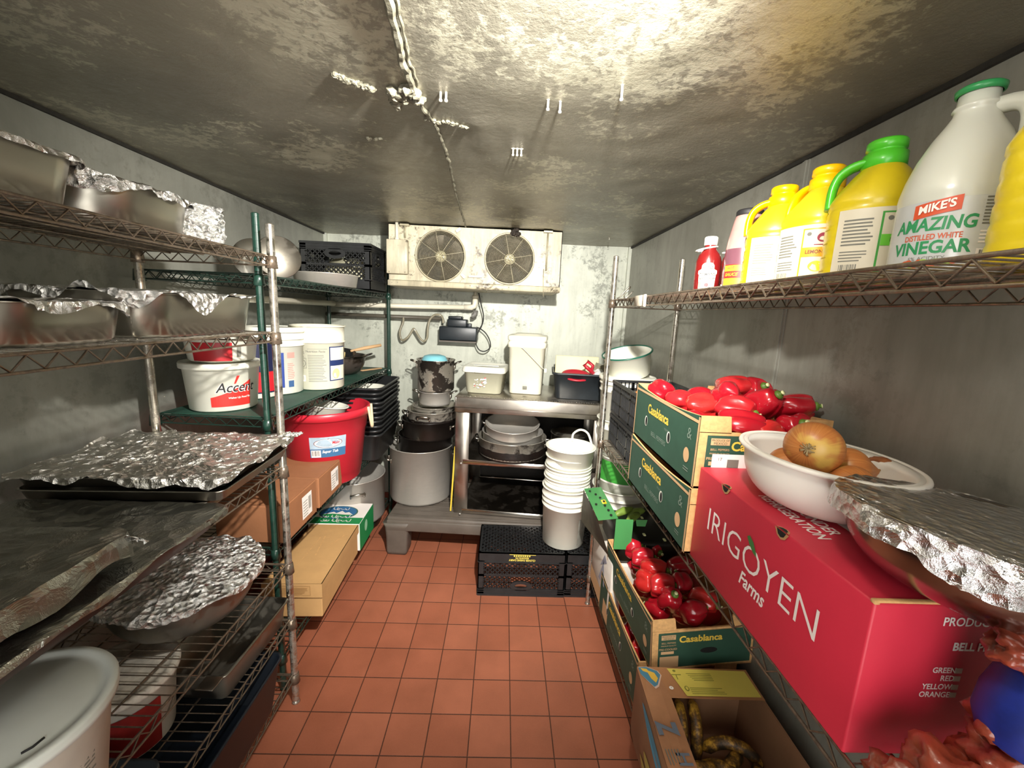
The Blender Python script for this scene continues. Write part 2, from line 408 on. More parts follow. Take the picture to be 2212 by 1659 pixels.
mb = MB().grid(ceil_fn, 110, 170); mb.f = [f[::-1] for f in mb.f]; mb.bb(XL-.05,XR+.05,YF,YB+.05,ZC+.03,ZC+.1)
struct('ceiling', mb, M_ceil)
struct('wall_left', MB().bb(XL-.06,XL,YF,YB+.06,0,ZC+.02), M_wallL)
struct('wall_right', MB().bb(XR,XR+.06,YF,YB+.06,0,ZC+.02), M_wallR)
struct('wall_back', MB().bb(XL,XR,YB,YB+.06,0,ZC+.02), M_wallB)
mb = MB().bb(XL,-.55,YF-.06,YF,0,ZC+.02).bb(.45,XR,YF-.06,YF,0,ZC+.02).bb(-.55,.45,YF-.06,YF,1.98,ZC+.02)
struct('wall_front', mb, M_wallL)
# sheet seams and corner trims
mb = MB().bb(XL,XL+.012,.95,.956,.0,ZC); 
for y in (.95,): mb.bb(XL,XL+.004,y-.01,y+.012,0,ZC)
struct('trim_1', mb, M_wallL)
mb = MB().bb(XR-.006,XR,1.32,1.328,.0,ZC).bb(XR-.003,XR,1.31,1.34,0,ZC)
struct('trim_2', mb, M_wallR)
mb = MB().bb(.70,.704,YB-.004,YB,.0,ZC)
for i in range(26): mb.lathe([(.0,.0),(.004,.002),(0,.006)],6,(.702+random.uniform(-.003,.003),YB-.006,.1+i*.074+random.uniform(-.02,.02)))
struct('trim_3', mb, M_wallB)
struct('trim_4', MB().bb(XL,XL+.022,YB-.022,YB,0,ZC).bb(XR-.022,XR,YB-.022,YB,0,ZC), M_wallB)
struct('trim_5', MB().bb(XR-.009,XR,YF,YB,ZC-.012,ZC).bb(XL,XL+.009,YF,YB,ZC-.012,ZC), mat('black_caulk','23211c',.7,0,.4,60))
struct('trim_6', MB().bb(-.84,-.834,YB-.004,YB,.0,ZC), M_wallB)
struct('baseboard_back', MB().bb(XL,XR,YB-.012,YB,0,.11), mat('base_tile','7c3a24',.5,0,.2,8))
struct('baseboard_left', MB().bb(XL,XL+.012,YF,YB,0,.11), MC['base_tile'])
struct('baseboard_right', MB().bb(XR-.012,XR,YF,YB,0,.11), MC['base_tile'])
# foam-filled seam along the ceiling
mb = MB(); pts=[]
seam=[(-.20,.3),(-.215,.79),(-.232,.95),(-.232,1.12),(-.21,1.25),(-.21,1.5),(-.235,1.9),(-.25,2.45),(-.26,2.7)]
for i in range(len(seam)-1):
    for k in range(34):
        t=k/34; x=seam[i][0]*(1-t)+seam[i+1][0]*t; y=seam[i][1]*(1-t)+seam[i+1][1]*t
        pts.append((x+.006*noise.noise(Vector((y*30,1,0))), y, ZC-.004+.004*noise.noise(Vector((y*40,5,0)))))
mb.tube(pts, [.0045+.004*noise.noise(Vector((p[1]*22,9,0)))+(.004 if p[1]<1.1 else 0) for p in pts], 7, sm=False)
mb.tube([(p[0]+.014,p[1],p[2]+.002) for p in pts if p[1]<1.05], [.003+.003*noise.noise(Vector((p[1]*28,2,0))) for p in pts if p[1]<1.05], 6, sm=False)
def blob(mb, c, r, seed, squash=.6, mi=0, sub=2, sm=False):
    bm = bmesh.new(); bmesh.ops.create_icosphere(bm, subdivisions=sub, radius=1)
    for v in bm.verts:
        k = 1+.5*noise.noise(v.co*1.6+Vector((seed,0,0)))+.3*noise.noise(v.co*4+Vector((seed,3,0)))
        v.co = Vector((c[0]+v.co.x*r*k, c[1]+v.co.y*r*k, c[2]+v.co.z*r*k*squash))
    mb.add([v.co.copy() for v in bm.verts], [[v.index for v in f.verts] for f in bm.faces], mi, sm); bm.free()
for i in range(34): blob(mb, (random.uniform(-.29,-.22)+.0, random.gauss(1.09,.02)+.0, ZC-.008), random.uniform(.006,.014), i, .9)
for i in range(10): blob(mb, (-.235+i*.012, 1.21+random.uniform(-.01,.01)+i*.003, ZC-.004), random.uniform(.004,.008), i+50, .7)
tag(mb.build('seam_sealant', M_foam), 'lumpy grey sealant bead running along the ceiling seam towards the evaporator', 'sealant')
mb = MB()
for i in range(22): blob(mb, (-.40+i*.0035, 1.02+.0028*i+random.uniform(-.006,.006), ZC-.002), random.uniform(.003,.010), i+80, .8)
tag(mb.build('foam_patch', M_foam), 'torn foam patch hanging from the ceiling left of the seam', 'sealant')
mb = MB()
for i in range(12): blob(mb, (-.44+i*.004, 1.36+random.uniform(-.006,.006), ZC-.003), random.uniform(.003,.007), i+120, .8)
tag(mb.build('foam_patch', M_foam), 'small foam smear on the ceiling left of the seam, nearer the evaporator', 'sealant')
for (x,y,l,nn,lab) in ((-.165,1.07,.02,2,'short bright screw stub in the ceiling beside the seam'),(.085,1.08,.022,1,'left one of the paired screw stubs in the middle of the ceiling'),
                   (.115,1.085,.024,1,'right one of the paired screw stubs in the middle of the ceiling'),(.242,1.0,.03,1,'screw stub in the ceiling right of the paired stubs'),
                   (.02,1.39,.018,3,'three pronged metal stub in the ceiling nearest the evaporator'),(.66,2.75,.01,1,'small hook in the ceiling near the back right corner')):
    mb = MB()
    for k in range(nn):
        xx = x+(k-(nn-1)/2)*.013
        mb.lathe([(.0075,0),(.008,-.003),(.003,-.005),(.0028,-l),(.0045,-l-.002),(.004,-l-.006),(0,-l-.007)],8,(xx,y,ZC+.004))
    tag(mb.build('ceiling_screw', M_bolt), lab, 'screw', 'old fixings in the ceiling')
# ceiling lamp above the camera
t = thing('ceiling_lamp','white ceiling lamp base with a bare bulb, above the aisle','lamp',(LAMP[0],LAMP[1],ZC))
MB().lathe([(0,0),(.055,0),(.055,-.01),(.03,-.02),(.022,-.03),(0,-.03)],20).build('lamp_base', M_white, t)

# ------------------------------------------------------------------ wire shelving
def post(parent, x, y, h, m, r=.0127, z0=0, collars=(), mc=None):
    pr=[(0,z0+.012)]; z=z0+.012; pr.append((r,z))
    while z < h-.03:
        z+=.0254; pr += [(r,z-.0008),(r-.0005,z-.0005),(r-.0005,z+.0003),(r,z+.0006)]
    pr += [(r,h-.003),(r-.003,h),(0,h)]
    o = MB().lathe(pr,20,(x,y,0),sm=False).build('post', m, parent)
    MB().lathe([(0,z0),(.016,z0),(.013,z0+.006),(.007,z0+.014),(.007,z0+.03)],10,(x,y,0)).build('foot', m, o)
    for c in collars:
        MB().lathe([(r+.001,c-.035),(r+.0065,c-.034),(r+.003,c+.004),(r+.001,c+.005)],14,(x,y,0)).build('collar', mc or m, o)
    return o
def wire_shelf(parent, x0,x1,y0,y1, z, m, sp=.026, gap=.030, pitch=.048, wr_=.0017, rr=.0032, liner=None, mt=None):
    mb = MB(); n=int((y1-y0)/sp)
    for i in range(n+1):
        y=y0+.006+(y1-y0-.012)*i/n; mb.tube([(x0,y,z),(x1,y,z)], wr_, 5, cap=False)
    for k in range(3):
        x=x0+(x1-x0)*(k+1)/4
        mb.tube([(x,y0,z-.0045),(x,y1,z-.0045)], .0028, 5, cap=False)
    s = mb.build('shelf', m, parent)
    def truss(a, b):
        a=Vector(a); b=Vector(b); L_=(b-a).length; e=MB()
        e.tube([a,b], rr, 6, cap=False); dz=Vector((0,0,-gap)); e.tube([a+dz,b+dz], rr*.9, 6, cap=False)
        k=max(2,int(L_/pitch))*2; P=[]
        for i in range(k+1):
            p=a+(b-a)*(i/k); P.append(p+(dz*.08 if i%2 else dz*.92))
        e.tube(P, .0022, 5, cap=False); e.build('edge_truss', mt or m, s)
    truss((x0,y0,z),(x0,y1,z)); truss((x1,y0,z),(x1,y1,z)); truss((x0,y0,z),(x1,y0,z)); truss((x0,y1,z),(x1,y1,z))
    if liner:
        MB().bb(x0+.006,x1-.006,y0+.01,y1-.01,z+.002,z+.006).build('shelf_liner', liner, s)
    return s
# left chrome unit
u1 = thing('wire_shelving_unit','chrome wire shelving unit at the left, loaded with foil covered pans','shelving',(0,0,0),0,'wire shelving units')
L1=[1.710,1.462,.985,.605,.372,.13]
for x in (-.77,-1.20):
    for y in (.15,1.397): post(u1, x, y, 1.812, M_chrome, collars=[z-.004 for z in L1], mc=M_chromeold)
for z in L1: wire_shelf(u1, -1.195,-.775,.155,1.392, z, M_chromeold if z != 1.462 else M_chrome, mt=M_chromeold)
# green unit behind it
th_=-.034; P_=Vector((-.80,2.87,0)); o_=P_-Matrix.Rotation(th_,3,'Z')@P_
u2 = thing('wire_shelving_unit','dark green wire shelving unit along the left wall, before the evaporator','shelving',tuple(o_),th_,'wire shelving units')
L2=[1.655,1.14,.625,.16]
for x in (-.80,-1.215):
    for y in (1.455,2.87): post(u2, x, y, 1.855, M_green, collars=[z-.004 for z in L2])
for z in L2: wire_shelf(u2, -1.21,-.805,1.46,2.865, z, M_greendk, liner=M_mat if z==1.14 else None)
# right chrome unit
u3 = thing('wire_shelving_unit','narrow chrome wire shelving unit along the right wall, holding jugs and produce cartons','shelving',(0,0,0),0,'wire shelving units')
L3=[1.645,.94,.175]
for x in (.52,.84):
    for y in (.1,2.0): post(u3, x, y, 1.85, M_chrome, collars=[z-.004 for z in L3], mc=M_chromeold)
for z in L3: wire_shelf(u3, .525,.835,.105,1.995, z, M_chromeold, gap=.034, pitch=.055)
# ------------------------------------------------------------------ vessels
def foil_cover(parent, loopf, z, ragged=.02, amp=.004, n=150, rings=22, m=None, dome=0, seed=0, skirt=.02, name='foil_cover', out=1.02, flatness=0):
    """loopf(k, s): point k of the rim scaled by s; a crumpled sheet with a ragged skirt"""
    mb = MB(); loops = []; N_ = len(loopf(1))
    def cr(p, a, f=1): return a*(noise.noise(p*24*f+Vector((seed,0,0)))+.8*abs(noise.noise(p*55*f+Vector((0,seed,0)))))
    for i in range(rings+1):
        s = out*i/rings if i else .004
        lp = loopf(s)
        loops.append([p+Vector((0,0,z+dome*(1-(i/rings)**2)+cr(p, amp*(1 if s>.8 else 1-flatness)))) for p in lp])
    for j,(s,dz) in enumerate(((out+.012,-.3),(out+.016,-.65),(out+.018,-1))):
        lp = loopf(s)
        loops.append([p+Vector((cr(p,.006), cr(p+Vector((3,3,3)),.006), z+skirt*dz*(1+ragged*noise.noise(p*9+Vector((seed,1,0))))+cr(p,amp*1.5))) for p in lp])
    mb.loft(loops, 0, cap0=True, sm=False)
    o = mb.build(name, m or M_foil, parent); return o
def resamp(L_, n):
    P=[Vector(p) for p in L_]; d=[0]
    for i in range(len(P)): d.append(d[-1]+(P[(i+1)%len(P)]-P[i]).length)
    out=[]; j=0
    for k in range(n):
        t=d[-1]*k/n
        while d[j+1]<t: j+=1
        f=(t-d[j])/max(1e-9,d[j+1]-d[j]); out.append(P[j].lerp(P[(j+1)%len(P)],f))
    return out
def hotel_pan(label, w_, d, h, loc, rz=0, m=None, r=.05, group=None, name='hotel_pan', cat='pan', taper=.93, rimw=.014, foil=None, **fk):
    t = thing(name, label, cat, loc, rz, group); mb = MB(); m = m or M_steel
    def lp(s,z,e=0): return rrect(w_*s-e, d*s-e, r*s, 6, z)
    mb.loft([lp(taper-.12,0.001),lp(taper-.04,.0),lp(taper,.008),lp(1,h-.004),lp(1,h)], 0, cap0=True)
    mb.loft([lp(1,h),lp(1,h,-rimw),lp(1,h-.003,-rimw-.002),lp(1,h-.003,-.002)])
    mb.loft([lp(1,h-.0005,.003),lp(taper,.012,.003),lp(.2,.006)], 0, cap1=True)
    mb.build('pan_body', m, t)
    if foil is not None:
        base = resamp(rrect(w_+rimw, d+rimw, r+.006, 8, 0), fk.pop('n',160))
        foil_cover(t, lambda s: [p*s for p in base], h+.002, seed=foil, **fk)
    return t
g='foil covered steel pans'
hotel_pan('deep steel pan with foil lid, nearest the camera on the top left shelf', .38, .40, .098, (-1.01,.665,1.7125), 0, M_steel, .055, g, foil=1, skirt=.012, dome=-.006)
p=hotel_pan('round cornered steel pan on the top left shelf, foil rumpled over its far corner', .36, .30, .092, (-1.0,1.03,1.7125), 0, M_steel, .10, g, foil=2, skirt=.016, dome=.004, amp=.007, ragged=2.5)
mb=MB()
mb.grid(lambda u,v: Vector((.150+.062*u+.012*noise.noise(Vector((u*9,v*9,1))), .09+.085*sin(u*1.6)+.02*noise.noise(Vector((u*7,v*7,4))), .10-.098*v+.012*noise.noise(Vector((u*12,v*14,2))))), 12, 30, 0, False)
mb.build('foil_corner', M_foil, p)
hotel_pan('steel pan with foil edge folded down in front, nearest on the second left shelf', .34, .27, .080, (-.99,.805,1.4645), 0, M_steel, .07, g, foil=3, skirt=.018, ragged=3.2, amp=.006)
hotel_pan('wide steel pan with foil lifted off its near rim, second shelf, beside the chrome post', .36, .44, .108, (-1.0,1.185,1.4645), 0, M_steel, .075, g, foil=4, skirt=.02, ragged=2.8, amp=.006, dome=.004)
hotel_pan('foil topped pan at the left picture edge on the second shelf', .34, .30, .118, (-1.0,.50,1.4645), 0, M_steel, .05, g, foil=5, skirt=.014, dome=.0, amp=.004)

def sheet_pan(label, w_, d, h, loc, rz, m, group, name='sheet_pan'):
    t = thing(name, label, 'baking tray', loc, rz, group); mb=MB()
    def lp(e,z): return rrect(w_-e, d-e, .022, 5, z)
    mb.loft([lp(.05,0),lp(.03,.002),lp(.012,h-.005),lp(.0,h-.003),lp(-.002,h),lp(.006,h+.001),lp(.02,.006),lp(.06,.003)],0,cap0=True,cap1=True)
    mb.build('tray_body', m, t); return t
cx,cy=-.985,1.19; rz=radians(3)
hotel_pan('plain flat steel pan under the stacked sheet trays', .40,.37,.042,(-.985,1.195,.988),rz,M_steeldk,.03,'large covered roasting pans')
sheet_pan('lower of the two stacked steel sheet trays under the foil cover', .51,.375,.034,(cx,cy,1.032),rz,M_steel,'stacked sheet trays')
t=sheet_pan('upper sheet tray wholly covered with crumpled foil, level with the chrome post', .51,.375,.034,(cx,cy,1.0675),rz,M_steel,'stacked sheet trays')
base=resamp(rrect(.535,.395,.022,6,0),190)
foil_cover(t, lambda s:[p*s for p in base], .038, seed=8, skirt=.012, ragged=3, amp=.0075, rings=34, m=foil_mat('foil_tray','e0ddd6',.28,.9,45), out=1.01)
mb=MB(); mb.grid(lambda u,v: Vector((.235+.06*u+.012*noise.noise(Vector((u*9,v*9,1))), .165+.05*v+.01*noise.noise(Vector((u*9,v*9,5))), .040+.014*noise.noise(Vector((u*14,v*14,2))))), 12,12,0,False)
mb.build('foil_corner', M_foil, t)

t=hotel_pan('large flat pan under dull smooth foil on the third left shelf, in front of the stacked trays', .52,.56,.060,(-.955,.70,.988),0,M_black,.03,'large covered roasting pans', foil=11, skirt=.016, amp=.0035, m=None, rings=30, ragged=1.2) if False else None
t = hotel_pan('large flat pan under dull smooth foil, in front of the stacked sheet trays', .52,.56,.052,(-.955,.71,.988),radians(1),mat('brown_enamel','3a2620',.4,.5,.2,8),.03,'large covered roasting pans')
base2=resamp(rrect(.535,.575,.034,6,0),180)
foil_cover(t, lambda s:[p*s for p in base2], .054, seed=11, skirt=.012, amp=.003, rings=30, ragged=1.2, m=M_foildk, out=1.0)
t = hotel_pan('foil wrapped pan lying on the large flat one, at the left picture edge', .50,.46,.055,(-.965,.515,1.049),radians(2),mat('brown_enamel','3a2620',.4,.5,.2,8),.03,'large covered roasting pans')
base3=resamp(rrect(.515,.475,.03,6,0),170)
foil_cover(t, lambda s:[p*s for p in base3], .058, seed=13, skirt=.05, amp=.004, rings=30, ragged=.5, m=M_foildk, out=1.0)
mb=MB(); mb.grid(lambda u,v: Vector((.20+.075*u+.014*noise.noise(Vector((u*8,v*8,1))), .215+.03*v+.012*noise.noise(Vector((u*8,v*8,5))), .052-.03*v*u+.010*noise.noise(Vector((u*9,v*9,2))))), 10,12,0,False)
mb.build('foil_corner', M_foil, t)

def bowl_prof(r, h, th=.003, rim=.008, base=.45, k=1.9):
    P=[(0,0),(r*base,0)]
    for i in range(1,13):
        a=i/12; P.append((r*(base+(1-base)*sin(a*pi/2)), h*(1-cos(a*pi/2)**(k/1.9))**1.15 if False else h*(1-sqrt(max(0,1-a*a)))*1.0 if False else h*a**k))
    P += [(r+rim,h+.001),(r+rim,h+.004),(r-th,h+.003)]
    for i in range(12,0,-1):
        a=i/12; P.append((r*(base+(1-base)*sin(a*pi/2))-th, h*a**k+th))
    P += [(r*base-th,th),(0,th)]
    return P
t = thing('mixing_bowl','large steel bowl covered with bright crumpled foil on the fourth left shelf','bowl',(-.935,1.13,.6085))
MB().lathe(bowl_prof(.185,.135),56).build('bowl_body', M_steeldk, t)
cb=[Vector((.2*cos(2*pi*i/170),.2*sin(2*pi*i/170),0)) for i in range(170)]
foil_cover(t, lambda s:[p*s for p in cb], .140, seed=17, skirt=.014, amp=.008, rings=34, ragged=1.5, dome=.012)
# covered tub at bottom left
def pail(name, label, cat, loc, r0, r1, h, m, group=None, lid=None, bands=(), rz=0, wall=.003, mlid=None, rot=None, open_=True):
    t = thing(name, label, cat, loc, rz, group, rot); R = lambda z: r0+(r1-r0)*z/h
    pr=[(0,.004),(r0-.012,.004),(r0-.008,0),(r0,.006)]
    for b in sorted(bands): pr += [(R(b)-.0,b-.0035),(R(b)+.006,b-.003),(R(b)+.007,b+.003),(R(b)+.001,b+.004)]
    pr += [(r1,h-.006),(r1+.007,h-.005),(r1+.007,h),(r1-wall,h)]
    if open_: pr += [(r0-wall,.008),(0,.007)]
    else: pr += [(0,h-.001)]
    MB().lathe(pr,56).build('pail_body', m, t)
    if lid:
        l=[(r1-.001,h-.016),(r1+.0095,h-.015),(r1+.0105,h-.006),(r1+.0095,h-.004),(r1+.0105,h+.002),(r1+.008,h+.007),(r1-.004,h+.007),(r1-.007,h+.002),(r1-.02,h+.0015),(r1-.022,h+.003),(0,h+.003)]
        MB().lathe(l,56).build('lid', mlid or m, t)
    return t
t = pail('lidded_bucket','large white lidded tub at the bottom left, on the fourth shelf','bucket',(-.845,.605,.609),.118,.143,.225,M_whited,lid=1,mlid=M_whitegr)
mb=MB(); fn=cyl(lambda z:.118+.025*z/.245,radians(-10),.11)
lines(mb,fn,-.03,.06,-.06,.06,14,0,.0005); patch(mb,fn,-.075,-.035,-.05,.05,0,.0005); mb.build('printed_label', M_grey, t)
MB().tube([(.105,-.055,.2295),(.112,-.045,.2295),(.114,-.03,.2295)],.002,6).build('lid_scuff',M_ink,t)
# things on the fifth and sixth left shelves
t = hotel_pan('long steel pan with a folded end tab on the fifth left shelf', .30,.33,.10,(-.925,1.215,.3745),radians(-2),M_steeldk,.02)
MB().rbox((.125,-.19,.100),(.05,.045,.003),.0012).build('end_tab', M_steel, t)
t = pail('white_tub','white tub with red lettering seen through the wires of the fourth shelf','tub',(-.985,.955,.3745),.10,.115,.195,M_whited,lid=1,mlid=mat('mottled_lid','cfc8bb',.5,0,.35,30))
mb=MB(); patch(mb,cyl(lambda z:.1+.015*z/.195,radians(-45),.10),-.07,.07,-.09,.05,0,.0008); mb.build('red_band',mat('dark_red_label','7c1a16',.5,0,.3,20),t)
t = thing('storage_bin','dark blue black plastic bin on the lowest left shelf','bin',(-.96,.98,.1325))
def tub_mesh(w_,d,h,r=.03,taper=.9,rim=.012,wall=.004,n=5):
    mb=MB(); lp=lambda s,z,e=0: rrect(w_*s-e,d*s-e,r,n,z)
    mb.loft([lp(taper,0),lp(taper+.01,.004),lp(1,h-.012),lp(1,h-.012,-rim),lp(1,h,-rim),lp(1,h,wall),lp(taper,.006,wall)],0,cap0=True,cap1=True); return mb
tub_mesh(.42,.62,.19).build('bin_body', mat('navy_plastic','141a22',.4,0,.2,9), t)
t = thing('flat_bin','dark grey plastic bin standing before the steel pan on the fifth left shelf','bin',(-.93,.62,.3745))
tub_mesh(.34,.36,.12).build('bin_body', M_darkpl, t)

# ------------------------------------------------------------------ green unit contents
t = pail('mayonnaise_pail','white pail with plain pale side and nutrition panel, largest on the green liner','pail',(-.935,2.085,1.1465),.114,.122,.315,M_offw,bands=(.235,),open_=True,rz=0)
R_=lambda z:.114+.008*z/.315
mb=MB(); a0=atan2(-2.085,.935)
fn=cyl(R_,a0+radians(-8),.12)
wr(mb,fn,'Nutrition Facts',.0,.072,.014,0,bold=.02)
lines(mb,fn,-.035,.05,-.075,.06,17,0,.0006,.28); lines(mb,fn,-.085,-.045,.045,.075,4,0,.0006,.4)
for (x0,x1,y0,y1) in ((-.088,-.042,-.01,-.0085),(-.088,-.042,.038,.0395),(-.088,-.0865,-.01,.039),(-.0435,-.042,-.01,.039),(-.036,.052,.083,.0845)): patch(mb,fn,x0,x1,y0,y1,0,.0006,3)
for k in range(24):
    a=2*pi*k/24; b=2*pi*(k+1)/24
    mb.tube([fn(Vector((-.065+.018*cos(a),.014+.018*sin(a),0))),fn(Vector((-.065+.018*cos(b),.014+.018*sin(b),0)))],.0012,4)
polypatch(mb,fn,[(-.072,.004),(-.062,.022),(-.056,.012),(-.06,.002)],0,.0008)
barcode(mb,fn,-.085,-.05,-.075,-.045,1,0); mb.build('printed_panel',[M_grey,M_wink],t)
mb=MB(); fn=cyl(R_,a0+radians(44),.12)
patch(mb,fn,-.045,.05,-.075,.095,0,.0004); patch(mb,fn,-.04,.05,-.07,.09,1,.0008); patch(mb,fn,-.04,.05,.0,.028,0,.0012); wr(mb,fn,'WIL',-.025,.014,.02,1,bold=.02)
polypatch(mb,fn,ell(-.01,-.04,.022,.026),2,.0014); mb.build('front_label',[mat('navy_ink','1b2c5c',.5),M_offw,mat('cream_ink','d9cb8c',.6)],t)
t = pail('white_pail','white pail with a navy and pink label, behind the chrome post','pail',(-1.065,1.93,1.1465),.108,.117,.30,M_white,bands=(.225,.255),lid=1)
a0=atan2(-1.93,1.065); mb=MB(); R2=lambda z:.108+.009*z/.3; fn=cyl(R2,a0,.12)
patch(mb,fn,-.02,.028,-.085,.075,0,.0005); wr(mb,fn,'FR',.004,.05,.024,1,bold=.03)
patch(mb,fn,-.066,-.03,-.085,.12,0,.0005)
patch(mb,fn,.042,.075,.05,.075,2,.0005); lines(mb,fn,.042,.075,-.045,.03,9,2,.0005,.4); patch(mb,fn,.045,.07,-.085,-.055,3,.0005)
mb.build('printed_label',[mat('navy_ink2','1e3a86',.5),M_wink,mat('pink_ink','d98a80',.6),mat('slate_ink','3a5a86',.5)],t)
t = pail('mayonnaise_bucket','white bucket in a navy and red label, right of the seasoning bucket','bucket',(-1.11,1.82,1.1465),.10,.108,.27,M_white,lid=1)
mb=MB(); a0=atan2(-1.82,1.11); fn=cyl(lambda z:.10+.008*z/.27,a0,.125)
patch(mb,fn,-.13,.12,.02,.125,0,.0005,30); patch(mb,fn,-.13,.12,-.095,.02,1,.0007,30); patch(mb,fn,-.13,.12,-.006,.022,0,.001,30)
wr(mb,fn,'Mayonnaise',-.035,.068,.05,2,bold=.035,xs=.8); patch(mb,fn,-.13,.12,-.1,-.094,0,.0011,30)
mb.build('printed_label',[M_ink if False else mat('navy_label','161b3c',.4),mat('red_label','b81d28',.4),mat('yellow_ink2','e0bb3a',.4)],t)
t = pail('seasoning_bucket','white bucket with a red swoosh and black lettering, at the front of the green liner','bucket',(-1.10,1.605,1.1465),.112,.126,.178,M_white,lid=1)
a0=atan2(-1.605,1.10); R3=lambda z:.112+.014*z/.178; mb=MB(); fn=cyl(R3,a0+radians(6),.08)
def swo(v0,v1,n=20):
    P=[]
    for i in range(n+1):
        x=-.055+.15*i/n; P.append((x,v0(x)))
    for i in range(n,-1,-1):
        x=-.055+.15*i/n; P.append((x,v1(x)))
    return P
top=lambda x:-.022+.0*x+.55*(x+.055)*.45+1.6*(x+.055)**2
for i in range(16):
    xa=-.055+.135*i/16; xb=-.055+.135*(i+1)/16
    polypatch(mb,fn,[(xa,-.058),(xb,-.058),(xb,top(xb)),(xa,top(xa))],0,.0006)
wr(mb,lambda v:fn(v+Vector((0,0,.0012))),'Accent',.026,.012,.052,2,bold=.03,shear=.25,xs=.86)
wr(mb,lambda v:fn(v+Vector((0,0,.002))),'Accent',.027,.013,.052,1,bold=.008,shear=.25,xs=.86)
mb.v=[v for v in mb.v]
polypatch(mb,fn,[(.02,.028),(.03,.058),(.04,.058),(.026,.028)],0,.001)
wr(mb,lambda v:fn(v+Vector((0,0,.0012))),'Wakes Up Food Flavor',.045,-.026,.0095,2,shear=.2,bold=.015)
mb.build('printed_label',[mat('accent_red','d2302a',.4),M_ink,M_wink],t)
t = thing('red_white_carton','red and white carton behind the seasoning bucket on the green liner','carton',(-1.14,1.79,1.4165)) if False else None
t = pail('red_white_bucket','red and white bucket half hidden under the second shelf, behind the seasoning bucket','bucket',(-1.09,1.60,1.3355),.108,.118,.085,M_white)
mb=MB(); fn=cyl(lambda z:.109+.01*z/.085,atan2(-1.6,1.09),.04); patch(mb,fn,-.10,.03,-.034,.034,0,.0006,20); patch(mb,fn,.045,.06,-.02,.02,1,.0006,3); mb.build('printed_label',[mat('red_label2','b02028',.4),M_grey],t)
# dark wok with a cloth handled pan lying in it
t = thing('wok','dark steel wok on the green liner beside the large white pail','wok',(-1.005,2.52,1.1465))
MB().lathe(bowl_prof(.15,.115,rim=.006),48).build('wok_body', steel_mat('wok_steel','6a615a',.3,.5,'2a2320'), t)
MB().tube([(.13,.06,.11),(.175,.075,.125),(.18,.03,.125),(.145,.02,.11)],.005,6).build('loop_handle', M_black, t)
t = thing('frying_pan','black frying pan with a pale cloth wound handle lying in the dark wok','pan',(-1.02,2.50,1.245),radians(10),rot=(radians(12),0,radians(15)))
MB().lathe([(0,0),(.09,0),(.115,.03),(.118,.031),(.112,.03),(.088,.004),(0,.004)],36).build('pan_body',M_blk,t)
MB().tube([(-.02,-.06,.045),(.06,-.07,.042)],[.018,.02],8).build('cloth_wrap',M_tinker,t)
MB().tube([(.08,.05,.03),(.16,.10,.035),(.26,.14,.045)],[.007,.012,.010],8).build('handle',M_tan,t)
t = thing('spatula','pale wooden spatula lying beside the wok on the green liner','utensil',(-.86,2.66,1.1475))
MB().rbox((0,0,.012),(.03,.17,.006),.003,T=Matrix.Rotation(-.5,4,'Z')).build('spatula_body',M_tan,t)
# top of the green unit
t = thing('disc_lid','round flat aluminium disc with a small bar handle, leaning behind the chrome post','lid',(-.885,1.66,1.6585),rot=(radians(82),0,radians(38)))
MB().lathe([(0,.0),(.052,0),(.080,.001),(.0815,.003),(.08,.004),(0,.004)],40,(0,.08,0)).build('disc', M_steeldk, t)
MB().tube([(-.03,.083,-.004),(-.028,.083,-.02),(.008,.083,-.022),(.01,.083,-.004)],.0035,6).build('handle',M_ink,t)
t = thing('disc_lid','second aluminium disc leaning left of the green post','lid',(-1.03,1.75,1.6585),rot=(radians(80),0,radians(35)))
MB().lathe([(0,.0),(.080,.001),(.0815,.003),(.08,.004),(0,.004)],40,(0,.08,0)).build('disc', M_steel, t)
t = thing('cake_pan','round shallow aluminium pan on top of the green unit before the black milk crate','pan',(-.93,2.19,1.6585))
MB().lathe([(0,0),(.145,0),(.155,.055),(.159,.056),(.159,.059),(.152,.058),(.142,.004),(0,.004)],48).build('pan_body', M_alu, t)

# ---- milk crates
def clipseg(p,q,x0,x1,y0,y1):
    t0,t1=0.,1.; dx,dy=q[0]-p[0],q[1]-p[1]
    for pp,qq in ((-dx,p[0]-x0),(dx,x1-p[0]),(-dy,p[1]-y0),(dy,y1-p[1])):
        if abs(pp)<1e-12:
            if qq<0: return None
            continue
        r=qq/pp
        if pp<0: t0=max(t0,r)
        else: t1=min(t1,r)
    if t0>=t1: return None
    return (p[0]+t0*dx,p[1]+t0*dy),(p[0]+t1*dx,p[1]+t1*dy)
def lattice(mb, fn, x0,x1,y0,y1, sp, wd, th, ang=(45,-45), mi=0):
    for a in ang:
        ca,sa=cos(radians(a)),sin(radians(a)); Lx=abs(x1-x0)+abs(y1-y0); n=int(Lx/sp)+2; cxx,cyy=(x0+x1)/2,(y0+y1)/2
        for k in range(-n,n+1):
            ox,oy=cxx-sa*k*sp,cyy+ca*k*sp
            s_=clipseg((ox-ca*Lx,oy-sa*Lx),(ox+ca*Lx,oy+sa*Lx),x0,x1,y0,y1)
            if not s_: continue
            (ax,ay),(bx,by)=s_
            if (bx-ax)**2+(by-ay)**2 < 1e-5: continue
            px,py=-sa*wd/2,ca*wd/2; v=[]
            for z in (0,th): v += [fn(Vector((ax+px,ay+py,z))),fn(Vector((bx+px,by+py,z))),fn(Vector((bx-px,by-py,z))),fn(Vector((ax-px,ay-py,z)))]
            mb.add(v,[(3,2,1,0),(4,5,6,7),(0,1,5,4),(2,3,7,6),(1,2,6,5),(3,0,4,7)],mi)
